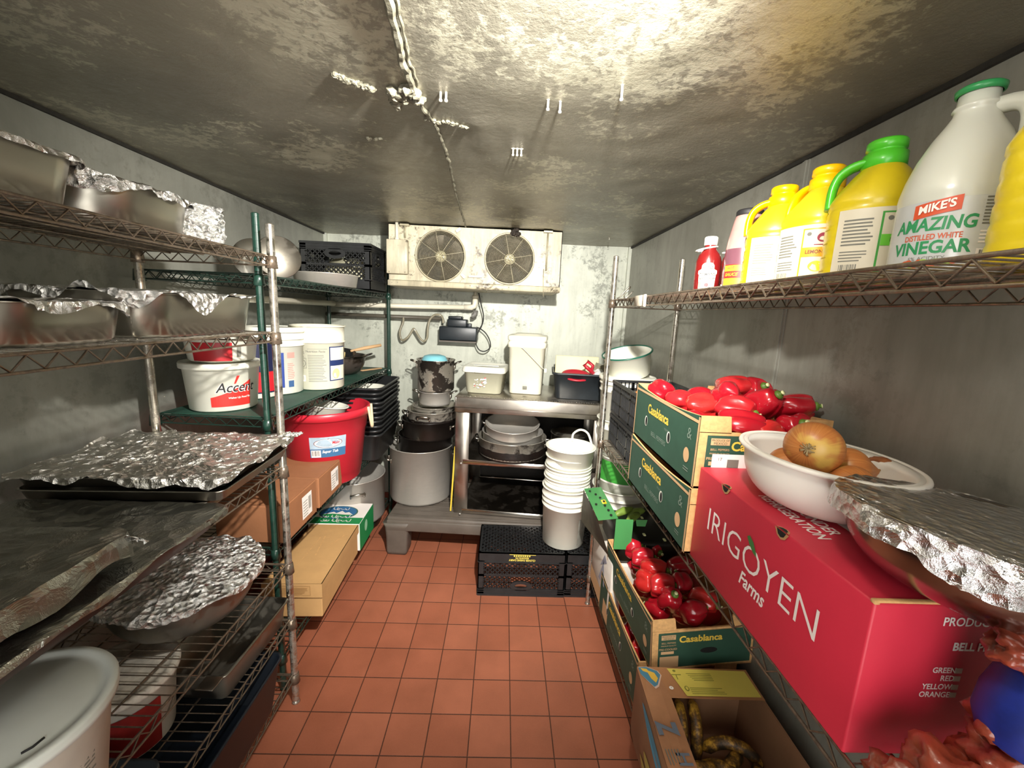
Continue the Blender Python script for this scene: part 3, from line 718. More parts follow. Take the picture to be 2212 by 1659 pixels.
def milk_crate(name, label, w_, d, h, loc, rz=0, m=None, inverted=False, group=None, hexa=False):
    """open box of plastic lattice; inverted: its floor is on top"""
    t=thing(name,label,'crate',loc,rz,group); m=m or M_blk
    th=.005; zb=h if inverted else 0; sg=-1 if inverted else 1
    def zz(a,b): return (min(zb+sg*a,zb+sg*b),max(zb+sg*a,zb+sg*b))
    mb=MB(); z0,z1=zz(0,.006)
    lattice(mb, flat((0,0,z0),(1,0,0),(0,1,0),0), -w_/2+.012,w_/2-.012,-d/2+.012,d/2-.012,.024,.006,.006)
    for (a,b,c,e) in ((-w_/2,w_/2,-d/2,-d/2+.014),(-w_/2,w_/2,d/2-.014,d/2),(-w_/2,-w_/2+.014,-d/2,d/2),(w_/2-.014,w_/2,-d/2,d/2)): mb.bb(a,b,c,e,z0,z1)
    mb.build('crate_floor', m, t)
    for (ax,ln,org,rt) in ((0,w_,(0,-d/2,0),(1,0,0)),(0,w_,(0,d/2,0),(-1,0,0)),(1,d,(w_/2,0,0),(0,1,0)),(1,d,(-w_/2,0,0),(0,-1,0))):
        mb=MB(); fn=flat(Vector(org),rt,(0,0,1),-th)
        def bx(x0,x1,a,b,t_=th,o=0):
            c,e=zz(a,b); v=[fn(Vector((x,y,z))) for z in (o,t_+o) for x,y in ((x0,c),(x1,c),(x1,e),(x0,e))]
            mb.add(v,[(3,2,1,0),(4,5,6,7),(0,1,5,4),(2,3,7,6),(1,2,6,5),(3,0,4,7)])
        L2_=ln/2
        bx(-L2_,L2_,0,.055); bx(-L2_,L2_,.055,.059,th+.004)
        bx(-L2_,-L2_+.035,.05,h); bx(L2_-.035,L2_,.05,h)
        bx(-L2_,L2_,h*.5,h*.5+.014); bx(-L2_,L2_,h-.045,h-.012,th); bx(-L2_,L2_,h-.012,h,th+.004); bx(-L2_,L2_,h-.04,h-.036,th+.003); bx(-L2_,L2_,h-.028,h-.024,th+.003)
        bx(-.065,.065,h*.66,h-.012,th+.002) if False else None
        # handle with an oval opening
        hz=h*.76; 
        for k in range(16):
            a=2*pi*k/16; b=2*pi*(k+1)/16
            q=lambda r,s,an: (r*cos(an), s*sin(an))
            (a1,b1),(a2,b2),(a3,b3),(a4,b4)=q(.036,.012,a),q(.036,.012,b),q(.062,.030,b),q(.062,.030,a)
            cz=zb+sg*hz
            v=[fn(Vector((x,cz+y,z))) for z in (0,th+.003) for x,y in ((a1,b1),(a2,b2),(a3,b3),(a4,b4))]
            mb.add(v,[(3,2,1,0),(4,5,6,7),(0,1,5,4),(2,3,7,6),(1,2,6,5),(3,0,4,7)])
        c,e=zz(.055,h*.5); lattice(mb,fn,-L2_+.03,L2_-.03,c,e,.019,.0045,th)
        c,e=zz(h*.5+.01,h-.045)
        for xa,xb in ((-L2_+.03,-.058),(.058,L2_-.03)): lattice(mb,fn,xa,xb,c,e,.019,.0045,th)
        mb.build('crate_side', m, t)
    return t
t=milk_crate('milk_crate','upturned black milk crate with yellow lettering on the floor, left of its pair',.483,.30,.262,(.150,2.195,.0),0,M_blk,True,'black milk crates')
mb=MB(); fn=flat((0,-.15,.233),(-1,0,0),(0,0,-1),.0012)
wr(mb,fn,'CLOVER FARMS DAIRY',0,.012,.016,0,bold=.03,xs=.9); wr(mb,fn,'READING PA',0,-.001,.013,0,bold=.03); [patch(mb,fn,-.045+.012*q,-.037+.012*q,-.0165,-.0085,0,0,2) for q in range(8)]; patch(mb,fn,-.075,.07,-.0215,-.0185,0)
mb.build('yellow_print',M_yelpaper,t)
milk_crate('milk_crate','upturned black milk crate on the floor under the white pails, beside the shelf foot',.483,.30,.262,(.640,2.20,.0),0,M_blk,True,'black milk crates')
t=milk_crate('milk_crate','black milk crate on top of the green unit, left of the evaporator',.40,.31,.26,(-.985,2.60,1.6585),0,M_blk,False,'black milk crates')
for i,lab in enumerate(('pale round lid leaning in the black milk crate, leftmost of three','pale round lid leaning in the black milk crate, middle of three','pale round lid leaning in the black milk crate, nearest the evaporator')):
    t=thing('disc_lid',lab,'lid',(-.99+.045*i,2.50+.05*i,1.755),rot=(radians(68),radians(8*i),0),group='lids in the milk crate')
    MB().lathe([(0,0),(.085,.0),(.087,.004),(0,.005)],28).build('disc',mat('pale_lid','c6c2a6',.5,0,.1,9),t)

# ---- red tub and friends on the middle green shelf
t = thing('red_tub','big red plastic tub with rope handles on the green unit, under the liner shelf','tub',(-.955,2.16,.6315))
r0,r1,h=.178,.225,.40
R_=lambda z: r0+(r1-r0)*z/h
MB().lathe([(0,.0),(r0-.01,.0),(r0,.01),(R_(.055),.055),(R_(.056)+.002,.056),(R_(.28),.28),(R_(.283)+.004,.284),(R_(.36)+.004,.36),(R_(.37)+.013,.362),(R_(.39)+.014,.398),(R_(.4)+.006,.402),(R_(.4)-.006,.398),(r0-.006,.008),(0,.006)],64).build('tub_body',M_red,t)
for a in (radians(8),radians(188)):
    mb=MB(); c,s=cos(a),sin(a); P=[]
    for i in range(15):
        u=i/14; lat=(u-.5)*.16*(1 if u<.99 else 1); z=.375-.13*sin(u*pi) if False else .40-.12*sin(u*pi)
        rr_=R_(.37)+.016+.012*sin(u*pi); P.append((c*rr_-s*lat*.5, s*rr_+c*lat*.5, z))
    mb.tube(P,.0075,7); mb.build('rope_handle',M_rope,t)
a0=atan2(-2.16,.955)+radians(4); mb=MB(); fn=cyl(R_,a0,.225)
patch(mb,fn,-.085,.085,-.052,.058,1,.0006,16); patch(mb,fn,-.085,.085,-.052,-.006,0,.0009,16)
polypatch(mb,fn,ell(0,.024,.066,.024),4,.0012); polypatch(mb,fn,ell(0,.024,.063,.0215),2,.0015); wr(mb,fn,'American',-.022,.024,.022,3,bold=.02,shear=.2,xs=.8)
vs,fs=text_mesh('Maid',.022,bold=.02,shear=.2,xs=.8); mb.add([fn(v+Vector((.034,.024,.0018))) for v in vs],fs,5)
mb2=MB(); wr(mb,lambda v:fn(v+Vector((0,0,.0012))),'Super Tub',.008,-.022,.020,2,bold=.02,shear=.3,xs=.9)
barcode(mb,fn,-.08,-.035,-.05,-.012,2,3,.0012)
mb.build('printed_label',[mat('label_blue','3c6a92',.45),mat('label_sky','a9bccb',.45,0,.2,20),M_wink,M_ink,M_lgreen if False else mat('label_darkred','6a2020',.5),mat('label_red','c2282c',.5)],t)
t = pail('white_pail','white pail lying tilted inside the red tub','pail',(-1.0,2.14,.70),.10,.115,.34,M_white,rot=(radians(-6),radians(8),0))
mb=MB(); fn=cyl(lambda z:.10+.015*z/.34,atan2(-2.1,1.0)+.3,.27); patch(mb,fn,-.03,.05,-.03,.03,0,.0006); mb.build('faded_label',M_grey,t)
# nested black bus tubs
g='nested black bus tubs'
for i in range(11):
    lab='topmost of the nested black bus tubs behind the red tub' if i==10 else ('lowest of the nested black bus tubs behind the red tub' if i==0 else 'one of the nested black bus tubs between the topmost and the lowest')
    if i==0:
        bt=thing('bus_tub',lab,'bus tub',(-.90,2.60,.6315),0,g); tub_mesh(.36,.47,.175,.05,.86,.02).build('tub_body',M_blk,bt)
    else: dup(bt,loc=(-.90+random.uniform(-.006,.006),2.60+random.uniform(-.006,.006),.6315+.0285*i),rz=random.uniform(-.02,.02),label=lab)
t=thing('white_dish','white round container lying in the topmost bus tub','container',(-.88,2.62,.936+.024)); MB().lathe([(0,0),(.09,0),(.12,.09),(.124,.092),(.118,.088),(.088,.004),(0,.004)],40).build('dish_body',M_white,t)
t=thing('blue_grey_lid','dark teal plastic lid sticking up from the topmost bus tub','lid',(-.86,2.74,.96),rot=(.25,.1,.1)); tub_mesh(.26,.2,.05,.04,.95,.008).build('lid_body',mat('dark_teal','16323c',.4),t)
# boxes
def closed_box(name,label,cat,loc,w_,d,h,m,rz=0,group=None,flap=True,mf=None):
    t=thing(name,label,cat,loc,rz,group); MB().rbox((0,0,h/2),(w_,d,h),.004,seg=1,sm=False).build('box_body',m,t)
    if flap:
        mb=MB(); mb.bb(-w_/2+.002,w_/2-.002,-d/2+.002,-.0015,h,h+.003); mb.bb(-w_/2+.002,w_/2-.002,.0015,d/2-.002,h,h+.003); mb.build('top_flap',mf or m,t)
    return t
for (y,lab) in ((1.615,'brown carton with a white shipping label, front one of two on the green unit'),(1.905,'brown carton with a white shipping label, behind its twin and before the red tub')):
    t=closed_box('brown_carton',lab,'carton',(-.955,y,.6315),.27,.265,.155 if y<1.7 else .148,M_brown,0,'brown cartons on the green unit')
    mb=MB(); fn=flat((.135,.0,.082),(0,1,0),(0,0,1),.001); patch(mb,fn,.0,.085,-.055,.045,0); lines(mb,fn,.008,.05,-.045,.03,6,1,.0006,.25); barcode(mb,fn,.052,.08,-.045,.035,0,1); mb.build('shipping_label',[M_wink,M_grey],t)
def pot(name,label,loc,r,h,m,cat='stock pot',handles=(0,pi),group=None,rz=0,rim=.006,lid=False,hz=.8,hs=.04,inner=True,loop=False,mh=None,burn=0):
    t=thing(name,label,cat,loc,rz,group)
    pr=[(0,0),(r-.02,0),(r-.006,.004),(r,.018),(r,h-.004),(r+rim,h-.003),(r+rim,h+.002),(r-.003,h)]
    pr += [(r-.004,.01),(0,.008)] 
    MB().lathe(pr,56).build('pot_body',m,t)
    if burn:
        mb=MB(); n=72; L_=[]
        for q in range(7):
            L_.append([Vector(((rr_:=(r-.005+.005*min(1,(burn*q/6)/.018)+.0007+0*j))*cos(2*pi*j/n),rr_*sin(2*pi*j/n),.004+(burn-.004)*q/6*(1+.22*noise.noise(Vector((cos(2*pi*j/n)*5,sin(2*pi*j/n)*5,r*9)))))) for j in range(n)])
        mb.loft(L_); mb.build('burnt_band',mat('burnt_crust','1d1410',.5,.2,.5,30,.3,80),t)
    for a in handles:
        c,s=cos(a),sin(a); f=lambda o,l,z:(c*(r+o)-s*l,s*(r+o)+c*l,z); z=h*hz
        mb=MB()
        if loop: mb.tube([f(-.002,-hs,z),f(.02,-hs,z+.012),f(.042,-hs*.9,z+.02),f(.046,0,z+.021),f(.042,hs*.9,z+.02),f(.02,hs,z+.012),f(-.002,hs,z)],.0045,7)
        else: mb.tube([f(-.002,-hs,z-.012),f(.022,-hs,z-.006),f(.03,-hs*.8,z),f(.032,0,z+.002),f(.03,hs*.8,z),f(.022,hs,z-.006),f(-.002,hs,z-.012)],.007,7)
        for l in (-hs,hs):
            mb.rbox(f(.002,l,z-.018),(.012,.012,.03),.004)
        mb.build('handle',mh or M_steel,t)
    return t
pot('stock_pot','dull aluminium stock pot on the lowest green shelf, behind the green and white carton',(-.975,2.60,.166),.205,.30,M_alu,handles=(radians(-62),radians(118)))
# kraft box and the green and white carton under it
t=thing('kraft_box','long lidded kraft carton sticking out of the lowest green shelf','carton',(-.905,1.90,.166),radians(2))
MB().rbox((0,0,.085),(.25,.50,.17),.004,seg=1,sm=False).build('box_body',M_kraft2,t)
mb=MB()
mb.bb(-.13,.13,-.256,.256,.166,.171); mb.bb(-.131,.131,-.259,-.254,.105,.171); mb.bb(.126,.131,-.256,.256,.125,.171); mb.bb(-.131,-.126,-.256,.256,.11,.171)
lidk=mb.build('box_lid',M_kraft2,t)
mb=MB(); fn=flat((-.01,-.259,.138),(1,0,0),(0,0,1),.0008)
for (a,b,c,e) in ((-.08,.09,-.023,-.0215),(-.08,.09,.0215,.023),(-.08,-.0785,-.023,.023),(.0885,.09,-.023,.023)): patch(mb,fn,a,b,c,e,0)
lines(mb,fn,-.05,.08,-.017,.018,6,0,.0004,.35); polypatch(mb,fn,ell(-.064,0,.010,.013),0); mb.build('stamped_print',mat('faint_brown_ink','9b7240',.8),lidk)
mb=MB()
for (x,y,z_,l,r_) in ((.0,.0,.172,.28,.25),(.05,.06,.172,.22,-.5),(.09,.15,.172,.12,.9)): mb.grid(lambda u,v:Vector((x-.04+u*.006+v*.04*r_,y-.1+v*l*.8,z_)),1,6)
mb.build('tape_wrinkle',M_edge,lidk)
t=thing('printed_carton','white and green carton with a blue mountain oval, behind the kraft carton','carton',(-.93,2.30,.166),radians(1))
MB().rbox((0,0,.084),(.29,.26,.168),.004,seg=1,sm=False).build('box_body',M_wink,t)
mb=MB(); f2=flat((0,0,.168),(1,0,0),(0,1,0),.0012)
patch(mb,f2,-.144,.144,-.129,-.06,0); patch(mb,f2,-.144,.144,-.06,-.058,0)
fn=f2; polypatch(mb,fn,ell(-.02,.0,.112,.082),4,.0008); polypatch(mb,fn,ell(-.02,.0,.105,.076),1,.0014); polypatch(mb,fn,[(-.105,-.03),(-.05,.005),(-.03,-.012),(-.005,.018),(.02,-.005),(.04,.004),(.075,-.03),(.02,-.045),(-.06,-.045)],2,.002)
polypatch(mb,fn,[(-.11,-.03),(-.05,-.02),(.02,-.028),(.075,-.028),(.03,-.068),(-.06,-.07)],0,.0024)
wr(mb,lambda v:fn(v+Vector((0,0,.0025))),'\u0627\u0644\u062c\u0628\u0644',-.02,.045,.030,2,bold=.02); wr(mb,lambda v:fn(v+Vector((0,0,.003))),'\u0646\u0648\u0631 \u0627\u0644\u062c\u0628\u0644',-.02,-.05,.034,2,bold=.02); wr(mb,lambda v:fn(v+Vector((0,0,.003))),'\u0646\u0648\u0631 \u0627\u0644\u062c\u0628\u0644',.0,-.095,.034,2,bold=.02)
fn=flat((.145,0,.084),(0,1,0),(0,0,1),.001); patch(mb,fn,-.13,.13,-.084,.084,0); polypatch(mb,fn,ell(-.02,.02,.025,.035),3,.0008)
mb.build('printed_design',[mat('carton_green','1c8a4b',.5),mat('mountain_blue','2b6a9c',.5),M_wink,mat('pale_green_ink','9fd3ae',.5),mat('oval_border','3f6a50',.5)],t)

# ------------------------------------------------------------------ back of the room: rack, table, pots
t=thing('dunnage_rack','low grey brown plastic platform with thick legs on the tiles','platform',(-.03,2.67,0),radians(-3))
mb=MB(); mb.rbox((0,0,.235),(1.30,.60,.055),.012)
for i in range(9): mb.rbox((0,-.27+.0675*i,.264),(1.27,.012,.004),.0018,seg=1)
mb.rbox((0,-.295,.205),(1.30,.02,.07),.006); mb.build('deck',M_rack,t)
for (x,y) in ((-.59,-.24),(-.59,.24),(.59,-.24),(.59,.24)):
    T=Matrix.Translation((x,y,0)); mb=MB()
    mb.loft([rrect(.125,.11,.015,4,.0),rrect(.135,.115,.015,4,.02),rrect(.14,.12,.02,4,.12),rrect(.152,.13,.02,4,.19),rrect(.175,.14,.02,4,.22)],cap0=True,cap1=True)
    mb.v=[tuple(T@Vector(v)) for v in mb.v]; mb.build('leg',M_rack,t)
tz=.268
t=thing('steel_table','stainless work table with a perforated front strip and two lower shelves','table',(.215,2.70,tz),radians(-5.5))
W2,D2,H2=.475,.29,.775
mb=MB(); mb.rbox((0,0,H2-.004),(2*W2,2*D2,.008),.002,seg=1); mb.rbox((0,-D2+.006,H2-.05),(2*W2,.012,.095),.004); mb.rbox((0,D2-.006,H2-.05),(2*W2,.012,.095),.003,seg=1)
for s in (-1,1): mb.rbox((s*(W2-.006),0,H2-.05),(.012,2*D2,.095),.003,seg=1)
mb.tube([(-W2,-D2-.001,H2-.066),(W2,-D2-.001,H2-.066)],.0025,6); top_=mb.build('table_top',M_table,t)
mb=MB()
for i in range(88):
    for j in range(2): mb.rbox((-W2+.03+i*.0102,-D2+.022+j*.014,H2+.0006),(.004,.011,.002),.0009,seg=1)
mb.build('perforated_strip',steel_mat('worn_bright_steel','d8d2c6',.2,.3,'4e463e'),top_)
for (sx,sy) in ((-1,-1),(1,-1),(-1,1),(1,1)):
    mb=MB(); x=sx*(W2-.034); y=sy*(D2-.02)
    mb.rbox((x-sx*.014,y,H2/2-.045),(.088,.006,H2-.09),.002,seg=1); mb.rbox((x+sx*.027,y-sy*.02,H2/2-.045),(.005,.04,H2-.09),.0015,seg=1); mb.build('leg',M_table,t)
for z in (.025,.36):
    mb=MB(); mb.bb(-W2+.04,W2-.04,-D2+.02,D2-.02,z-.003,z+.002,1); mb.rbox((0,-D2+.018,z-.008),(2*W2-.11,.008,.032),.002,seg=1); mb.rbox((0,D2-.018,z-.008),(2*W2-.11,.008,.032),.002,seg=1)
    mb.build('lower_shelf',[steel_mat('bright_edge_steel','cfc9c0',.25),steel_mat('dirty_shelf_steel','3a342d',.5,.7,'17130f')],t)
for z in (.36,.02):
    mb=MB(); mb.lathe([(0,0),(.006,0),(.005,.004),(0,.005)],8,T=Matrix.Translation((-W2+.052,-D2-.024+.002,z-.005))@Matrix.Rotation(pi/2,4,'X')); mb.build('bolt',M_bolt,t)
t=thing('back_panel','dark steel sheet standing behind the table','panel',(.215,3.045,tz)); MB().bb(-.43,.43,-.004,.004,0,.68).build('panel_sheet',mat('dark_sheet_steel','26211c',.6,.3,.4,8),t)  # plain dark brown sheet between the table and the back wall
# pans on the table's upper lower shelf
zs=tz+.362+.002
g='pans under the table'
pot('shallow_pan','wide scorched pan at the bottom of the pile under the table',(.085,2.63,zs),.222,.125,M_burnt2,'pan',handles=(radians(170),radians(-10)),group=g,burn=.07)
pot('shallow_pan','clean rimmed aluminium pan, second in the pile under the table',(.085,2.63,zs+.055),.198,.105,M_alu,'pan',handles=(),group=g,burn=.05)
pot('shallow_pan','bright bottomed aluminium pan lying open at the top of the pile under the table',(.08,2.585,zs+.155),.172,.075,M_alu,'pan',handles=(radians(160),),group=g).rotation_euler=(radians(9),0,0)
pot('shallow_pan','grey lid edge pan at the right end under the table, behind the pails',(.48,2.66,zs),.13,.15,M_steeldk,'pan',handles=())
# items on the table
zt=tz+H2+.0025
t=thing('food_box','cloudy lidded food storage box with a torn sticker on the steel table','container',(-.105,2.665,zt),radians(-8))
mb=MB(); lp=lambda w_,d,z:rrect(w_,d,.035,6,z)
mb.loft([lp(.215,.20,0),lp(.225,.21,.006),lp(.255,.235,.135),lp(.275,.252,.136),lp(.275,.252,.142),lp(.25,.23,.141),lp(.22,.20,.008)],0,cap0=True,cap1=True); mb.build('box_body',M_clear,t)
mb=MB(); mb.loft([lp(.279,.256,.138),lp(.281,.258,.15),lp(.27,.247,.172),lp(.262,.239,.174),lp(.24,.215,.172),lp(.235,.21,.166),lp(.02,.02,.166)],0,cap1=True); mb.rbox((0,0,.170),(.17,.03,.006),.002); mb.rbox((.0,-.131,.143),(.10,.01,.012),.003)
l=mb.build('box_lid',M_lidp,t)
mb=MB(); fn=flat((-.02,-.117,.07),(1,0,0),(0,.1,1),.004)
for i in range(26):
    x,y=random.uniform(-.04,.04),random.uniform(-.035,.035); a,b=random.uniform(.006,.02),random.uniform(.004,.014); polypatch(mb,fn,[(x,y),(x+a,y+b*.3),(x+a*.8,y+b),(x+a*.2,y+b*.8)],0 if i%6 else 1,.0005+i*.0001)
mb.build('torn_sticker',[M_wink,mat('faded_red_ink','c05a55',.6)],t)
t=thing('square_pail','tall square white pail with a wire bail on the steel table','pail',(.165,2.70,zt),radians(-8))
mb=MB(); lq=lambda w_,z,r=.03:rrect(w_,w_,r,5,z)
mb.loft([lq(.20,0),lq(.21,.005),lq(.232,.30),lq(.246,.302),lq(.248,.335),lq(.238,.336),lq(.238,.352)],0,cap0=True); mb.build('pail_body',M_offw,t)
mb=MB(); mb.loft([lq(.244,.345),lq(.25,.352),lq(.25,.372),lq(.24,.378),lq(.19,.378),lq(.17,.388),lq(.02,.388)],0,cap1=True); mb.build('pail_lid',M_offw,t)
mb=MB(); mb.tube([(-.128,0,.335),(-.13,-.03,.32),(-.02,-.135,.30),(.10,-.14,.19),(.127,-.12,.165),(.13,-.01,.325)],.0024,6); mb.rbox((.128,-.115,.165),(.02,.03,.03),.006); mb.build('bail_handle',M_whited,t)
MB().rbox((0,-.117,.045),(.028,.003,.02),.001,seg=1).build('smudge',M_grey,t)
t=thing('bus_tub','black bus tub holding lids and a cutting board, on the steel table','bus tub',(.515,2.62,zt),radians(-6))
tub_mesh(.36,.30,.165,.04,.9,.022).build('tub_body',M_darkpl,t)
t=thing('cutting_board','cream cutting board standing upright in the black tub on the table','board',(.50,2.70,zt+.012),rot=(radians(-10),0,radians(-6))); MB().rbox((0,0,.12),(.29,.012,.24),.005).build('board',mat('cream_board','e4d6a8',.5),t)
t=thing('red_lid','round dark red lid lying in the black tub on the table','lid',(.47,2.55,zt+.14),rot=(radians(14),0,0)); MB().lathe([(0,.006),(.075,.006),(.08,.012),(.092,.010),(.094,.004),(.09,0),(0,0)],36).build('lid_disc',M_redlid,t)
t=thing('red_strap','curled red plastic strap sticking out of the black tub on the table','strap',(.565,2.56,zt+.16)); MB().tube([(0,0,0),(.01,0,.05),(-.025,.0,.075),(-.045,0,.05),(-.02,0,.03),(.03,.0,-.01)],[.012,.011,.012,.013,.012,.012],8).build('strap',M_redlid,t)
t=thing('glove_bag','pale crumpled plastic bag in the black tub on the table','bag',(.61,2.58,zt+.13)); mb=MB(); blob(mb,(0,0,.02),.055,3,.7); blob(mb,(.03,.05,.05),.05,5,.8,1); mb.build('bag',[M_glass,M_hose],t)
# pot tower at the left of the table
zp=.268
pot('stock_pot','large dull aluminium stock pot on the left end of the plastic platform',(-.545,2.74,zp),.212,.375,M_alu,handles=(radians(-155),radians(20)),rz=0)
def lidlike(): pass
g='pots piled beside the table'
pot('cooking_pot','soot blackened pot sunk in the large stock pot',(-.515,2.75,zp+.32),.185,.13,M_black,handles=(radians(195),),group=g)
pot('cooking_pot','burnt black casserole with two silver side handles in the pot pile',(-.49,2.73,zp+.44),.182,.125,M_black,handles=(radians(200),radians(-20)),group=g)
pot('cooking_pot','grey casserole with a front bar handle, second broadest in the pot pile',(-.468,2.73,zp+.545),.165,.085,M_burnt2,handles=(radians(-100),radians(195)),group=g,burn=.03)
pot('cooking_pot','narrow grey ring pot below the bright saucepan in the pile',(-.455,2.73,zp+.618),.145,.04,M_burnt2,handles=(),group=g)
pot('saucepan','small bright saucepan with wire loop handles in the pot pile',(-.452,2.73,zp+.659),.105,.095,M_alu,handles=(radians(180),radians(0)),group=g,loop=True,hs=.018)
pot('cooking_pot','tall blotched black pot at the top of the pile, with loop handles',(-.447,2.73,zp+.757),.123,.21,M_burnt,handles=(radians(182),radians(2)),group=g,loop=True,hz=.86,hs=.022,mh=M_steeldk)
t=thing('teal_bowl','upturned pale teal plastic bowl in the topmost pot','bowl',(-.455,2.72,zp+.905)); MB().lathe([(.085,0),(.088,.02),(.085,.06),(.07,.085),(.04,.094),(.012,.09),(0,.088)],32).build('bowl_body',M_teal,t)
t=thing('yellow_strip','thin yellow strip standing between the stock pot and the table leg','strip',(-.315,2.50,zp)); MB().box((.012,0,.22),(.010,.012,.44),T=Matrix.Rotation(.05,4,'Y')).build('strip',mat('yellow_strip','d6b83c',.5),t)

# ------------------------------------------------------------------ evaporator and drain
t=thing('evaporator','cream twin fan evaporator unit hung from the ceiling on the back wall','cooler',(0,2.61,0))
ex0,ex1,ez0,ez1=-.727,.338,1.70,2.066
mb=MB()
def face_with_holes(mb,x0,x1,z0,z1,holes,y=0,n=48,mi=0):
    xs=sorted([x0,x1]+[h[0]-h[2] for h in holes]+[h[0]+h[2] for h in holes])
    for (cx,cz,r) in holes:
        sq=[]; 
        for k in range(n):
            a=2*pi*k/n; c,s=cos(a),sin(a); m_=max(abs(c),abs(s)); sq.append((cx+c/m_*r, cz+s/m_*r))
        ci=[(cx+.96*r*cos(2*pi*k/n),cz+.96*r*sin(2*pi*k/n)) for k in range(n)]
        vs=[(x,y,z) for x,z in sq]+[(x,y,z) for x,z in ci]+[(x,y+.03,z) for x,z in ci]
        mb.add(vs,[(k,(k+1)%n,n+(k+1)%n,n+k) for k in range(n)]+[(n+k,n+(k+1)%n,2*n+(k+1)%n,2*n+k) for k in range(n)],mi)
        mb.add([(cx-r,y,z0),(cx+r,y,z0),(cx+r,y,cz-r),(cx-r,y,cz-r)],[(0,1,2,3)],mi); mb.add([(cx-r,y,cz+r),(cx+r,y,cz+r),(cx+r,y,z1),(cx-r,y,z1)],[(0,1,2,3)],mi)
    cur=x0
    for (cx,cz,r) in sorted(holes): mb.add([(cur,y,z0),(cx-r,y,z0),(cx-r,y,z1),(cur,y,z1)],[(0,1,2,3)],mi); cur=cx+r
    mb.add([(cur,y,z0),(x1,y,z0),(x1,y,z1),(cur,y,z1)],[(0,1,2,3)],mi)
H=[(-.405,1.893,.152),(.016,1.897,.152)]; H=[(-.407,1.888,.152),(.018,1.890,.152)]
face_with_holes(mb,ex0,ex1,ez0+.035,ez1,H)
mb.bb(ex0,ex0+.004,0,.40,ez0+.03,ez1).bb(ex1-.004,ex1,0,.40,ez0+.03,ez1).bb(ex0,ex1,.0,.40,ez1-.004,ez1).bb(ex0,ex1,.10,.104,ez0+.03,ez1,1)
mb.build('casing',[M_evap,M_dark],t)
mb=MB(); mb.rbox(((ex0+ex1)/2,.195,ez0+.016),(ex1-ex0+.004,.42,.034),.003,seg=1); pan_=mb.build('drip_pan',M_evap,t)
for x in (ex0+.025,ex0+.06,-.22,.02,.26,ex1-.03): MB().lathe([(0,0),(.004,0),(.003,.003),(0,.004)],8,T=Matrix.Translation((x,-.014,ez0+.018))@Matrix.Rotation(pi/2,4,'X')).build('screw',M_bolt,pan_)
for i,(cx,cz,r) in enumerate(H):
    mb=MB()
    for k in range(20):
        rr_=.146*(k+1)/20; mb.tube([(cx+rr_*cos(2*pi*j/40),-.012-.016*(1-(rr_/.15)**2),cz+rr_*sin(2*pi*j/40)) for j in range(40)],.0011,4,closed=True)
    for k in range(8):
        a=2*pi*k/8+.2; mb.tube([(cx+q*cos(a),-.010-.016*(1-(q/.15)**2),cz+q*sin(a)) for q in (.012,.05,.09,.12,.15)],.0016,4)
    mb.tube([(cx+.151*cos(2*pi*j/48),-.006,cz+.151*sin(2*pi*j/48)) for j in range(48)],.005,6,closed=True)
    gd=mb.build('fan_guard',M_guard,t)
    fan=MB().lathe([(0,0),(.04,.0),(.045,.012),(.04,.03)],24,T=Matrix.Translation((cx,.012,cz))@Matrix.Rotation(-pi/2,4,'X')); 
    for j in range(4):
        a=2*pi*j/4+.4+i
        def bl(u,v,a=a): q=.035+.10*u; an=a+(-.5+v)*.95; return Vector((cx+q*cos(an),.05-.03*(v-.5),cz+q*sin(an)))
        fan.grid(bl,5,5)
    fb=fan.build('fan',M_fan,t)
    MB().lathe([(0,-.004),(.008,-.004),(.009,-.001),(.016,-.001),(.017,-.004),(.022,-.003),(.03,.004),(.034,.014)],24,T=Matrix.Translation((cx,-.004,cz))@Matrix.Rotation(-pi/2,4,'X')).build('fan_hub',M_hub,fb)
mb=MB(); mb.rbox((ex0+.062,-.018,1.87),(.128,.036,.20),.003,seg=1); jb=mb.build('junction_box',M_evap,t)
for (x,z) in ((.015,1.78),(.11,1.78)): MB().lathe([(0,0),(.004,0),(0,.004)],8,T=Matrix.Translation((ex0+x,-.036,z))@Matrix.Rotation(pi/2,4,'X')).build('screw',M_bolt,jb)
MB().tube([(ex0+.058,-.015,1.97),(ex0+.056,-.012,2.07)],.010,8).tube([(ex0+.058,-.015,1.968),(ex0+.058,-.015,1.985)],.014,8).build('conduit',M_pvc,t)
for x in (ex0+.105,ex1-.092): 
    mb=MB(); mb.bb(x-.027,x+.027,-.03,.0,2.052,2.062); mb.tube([(x,-.014,2.06),(x,-.012,1.985 if x<0 else 1.83)],.0055,7); mb.build('hanger_bolt',M_guard,t)
for (x,z,r_) in ((-.30,2.045,-.6),(-.265,1.775,.75),(-.19,1.775,0)): MB().rbox((0,0,0),(.035 if r_ else .085,.012,.02 if r_ else .014),.004,T=Matrix.Translation((x,-.008,z))@Matrix.Rotation(r_,4,'Y')).build('clip',M_offw,t)
mb=MB(); fn=flat((.27,0,1.83),(1,0,0),(0,0,1),.001)
for (a,b,c,e) in ((-.011,.011,-.02,-.0185),(-.011,.011,.0185,.02),(-.011,-.0095,-.02,.02),(.0095,.011,-.02,.02),(-.011,.011,-.001,.001)): patch(mb,fn,a,b,c,e,0,0,2)
mb.build('printed_mark',M_grey,t)
MB().tube([(-.07,-.02,1.745),(-.085,-.02,1.72),(-.115,-.016,1.70),(-.12,-.0,1.685)],.003,6).build('loose_wire',M_guard,t)
MB().tube([(ex1-.107,-.01,1.84),(ex1-.105,-.012,1.76),(ex1-.10,-.016,1.67)],.0025,5).build('loose_wire',M_guard,t)
mb=MB()
